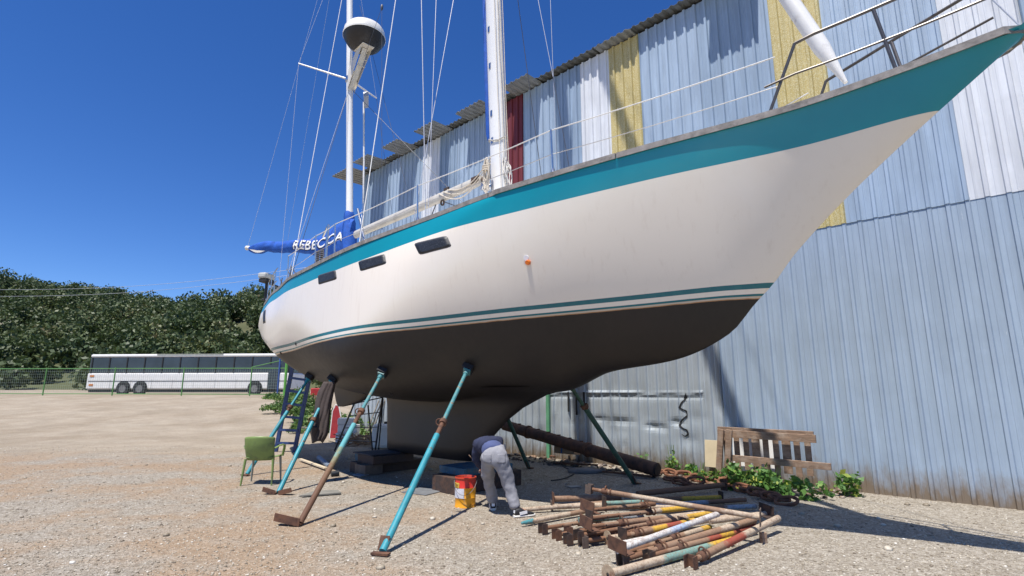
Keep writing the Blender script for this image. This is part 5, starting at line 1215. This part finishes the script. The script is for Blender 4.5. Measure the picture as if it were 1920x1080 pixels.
# planks, pipe and tin on the ground near the hull's shadow
a, b_ = gnd(563, 861, .05), gnd(611, 878, .05); tag(MB().bar(a, b_, .07, .035).build('plank', M('plank_cream', (.55, .46, .32), .8, 0, .2, 5), None, bevel=.004), 'cream plank on the ground at the shadow edge under the stern', 'plank')
a, b_ = gnd(598, 858, .06), gnd(618, 875, .05); tag(MB().tube([a, b_], .055, 12).build('grey_tube', M('tube_grey', (.20, .24, .28), .5, .2, .2, 6), None, smooth=True), 'short grey tube lying beside the cream plank', 'tube')
q = gnd(628, 888, .05); tag(MB().lathe([(.001, -.07), (.05, -.07), (.05, .07), (.044, .07), (.044, -.06), (.001, -.06)], q, (.8, .5, .1), 16).build('tin_can', m_dk, None, smooth=True), 'small dark tin lying on its side under the hull', 'tin')
a = gnd(562, 932, .02); o = MB().prism([gnd(561, 932, .015), gnd(640, 926, .015), gnd(634, 921, .02), gnd(592, 922, .02)], (0, 0, .02)).build('hardboard_sheet', M('hardboard', (.20, .19, .16), .8, 0, .2, 6), None); tag(o, 'flat grey hardboard sheet lying behind the rusty brown prop', 'board')
o = MB().prism([gnd(661, 891, .01), gnd(676, 894, .01), gnd(693, 890, .015), gnd(692, 886, .02), gnd(675, 888, .015)], (0, 0, .012)).build('offcut_sheet', M('offcut', (.30, .31, .33), .6, 0, .2, 6), None); tag(o, 'curved pale offcut lying in the hull shadow left of the keel blocks', 'board')

# ------------------------------------------------------------------ bus, green gate and fence up the slope
def bus():
    x0, x1, yb = -34.0, -17.2, 42.0; L = x1-x0; zb = float(terr(x1, yb))
    t = thing('bus', 'long white bus with dark window band parked beyond the green fence', 'bus', (x1, yb, zb), radians(-4))
    w = m_white; e = MB(); e.box((-L/2, 1.25, 1.05), (L, 2.5, 1.30)); e.build('body', w, t, bevel=.12, local=True)
    e = MB(); e.box((-L/2, 1.25, 3.05), (L-.1, 2.45, .26)); e.build('roof', w, t, bevel=.10, local=True)
    e = MB(); e.box((-L/2, 1.25, 2.30), (L-.12, 2.40, 1.25)); e.build('glazing', M('bus_glass', (.03, .04, .055), .15, 0, .3, .6), t, bevel=.06, local=True)
    for k in range(12): MB().box((-.25-k*(L-.5)/11, .03, 2.3), (.09, .05, 1.2)).build('window_post', m_black, t, local=True)
    MB().box((-L/2, -.005, 1.05), (L-.3, .02, .05)).build('trim', m_black, t, local=True); MB().box((-L/2, 1.25, .30), (L-.4, 2.3, .25)).build('skirt', m_black, t, local=True)
    for x in (-2.8, -L+4.6, -L+3.2):
        wv = MB().lathe([(.001, -.14), (.30, -.14), (.48, -.12), (.50, 0), (.48, .12), (.001, .12)], (x, .12, .45), (0, -1, 0), 22).build('wheel', m_black, t, smooth=True, local=True); MB().lathe([(.001, .121), (.22, .121), (.27, .135), (.28, .125)], (x, .12, .45), (0, -1, 0), 18).build('rim', m_steel, wv, smooth=True, local=True).data.materials[0] = M('rim_grey', (.16, .16, .16), .6)
        MB().lathe([(.60, -.02), (.60, .03), (.001, .03)], (x, .0, .48), (0, -1, 0), 24).build('wheel_arch', m_black, t, smooth=True, local=True); wv.location = (0, -.10, 0)
    MB().box((-1.35, -.01, 1.35), (.95, .03, 1.9)).build('door', M('bus_glass', (.03, .04, .055)), t, bevel=.02, local=True)
    for z in (.75, 1.45): MB().box((-L+.45, -.012, z), (.35, .03, .14)).build('side_light', M('lamp_orange', (.5, .16, .02), .4), t, local=True)
    MB().box((-L/2, .04, 3.12), (5.5, .05, .12)).build('drip_rail', m_chairleg, t, local=True)
    for k in range(9): MB().box((-.9-k*(L-1.2)/9, -.006, .8), (.012, .012, .7)).build('panel_seam', M('seam_grey', (.3, .3, .3), .6), t, local=True)
bus()
m_gfence = M('fence_green', (.10, .25, .07), .5, 0, .15, 6)
def fencepost(px, Y_): q = at(px, 740, Y_); return Vector((q.x, Y_, float(terr(q.x, Y_))))
fl = [(-60, 40), (80, 39.5), (210, 39), (340, 38.5), (468, 38), (533, 37.8)]
t = thing('mesh_fence', 'green steel fence with wire mesh running across the track in front of the bus', 'fence', fencepost(468, 38))
fp = [fencepost(*p) for p in fl]
for p in fp: MB().tube([p-Vector((0, 0, .1)), p+Vector((0, 0, 2.0))], .045, 8).build('post', m_gfence, t, smooth=True)
for a, b_ in zip(fp, fp[1:]):
    for h_ in (.12, 1.92): MB().tube([a+Vector((0, 0, h_)), b_+Vector((0, 0, h_))], .03, 8).build('rail', m_gfence, t, smooth=True)
    e = MB(); n = max(6, int((b_-a).length/.16))
    for k in range(1, n): p = a.lerp(b_, k/n); e.bar(p+Vector((0, 0, .12)), p+Vector((0, 0, 1.92)), .007, .007, (0, 1, 0))
    for k in range(1, 9): e.bar(a+Vector((0, 0, .12+.2*k)), b_+Vector((0, 0, .12+.2*k)), .007, .007)
    e.build('mesh_panel', M('mesh_grey', (.30, .36, .30), .5, .2), t)
MB().tube([fp[4]+Vector((0, 0, 2.0)), fp[5]+Vector((0, 0, 2.55))], .03, 8).build('brace', m_gfence, t, smooth=True)
q = fencepost(533, 36.5); o = MB().tube([q-Vector((0, 0, .1)), q+Vector((0, 0, 2.9))], .09, 10).build('gate_post', M('post_bright_green', (.12, .36, .06), .5, 0, .1, 5), None, smooth=True); tag(o, 'stout bright green gate post at the end of the mesh fence', 'post')
q = fencepost(520, 36.6); o = MB().tube([q-Vector((0, 0, .1)), q+Vector((0, 0, 2.7))], .06, 10).build('gate_post', M('post_blue', (.04, .09, .28), .5, 0, .1, 5), None, smooth=True); tag(o, 'thin blue post left of the bright green gate post', 'post')
t = thing('power_line', 'pair of thin overhead cables crossing the sky above the hill', 'cable', (-60, 95, 20))
for dz, r in ((0, .035), (1.6, .035)):
    a, b_ = at(-40, 556-dz*8, 110), at(620, 505-dz*6, 100); MB().tube([a.lerp(b_, k/16)+Vector((0, 0, -1.6*sin(pi*k/16))) for k in range(17)], r, 5).build('cable', m_wire, t)
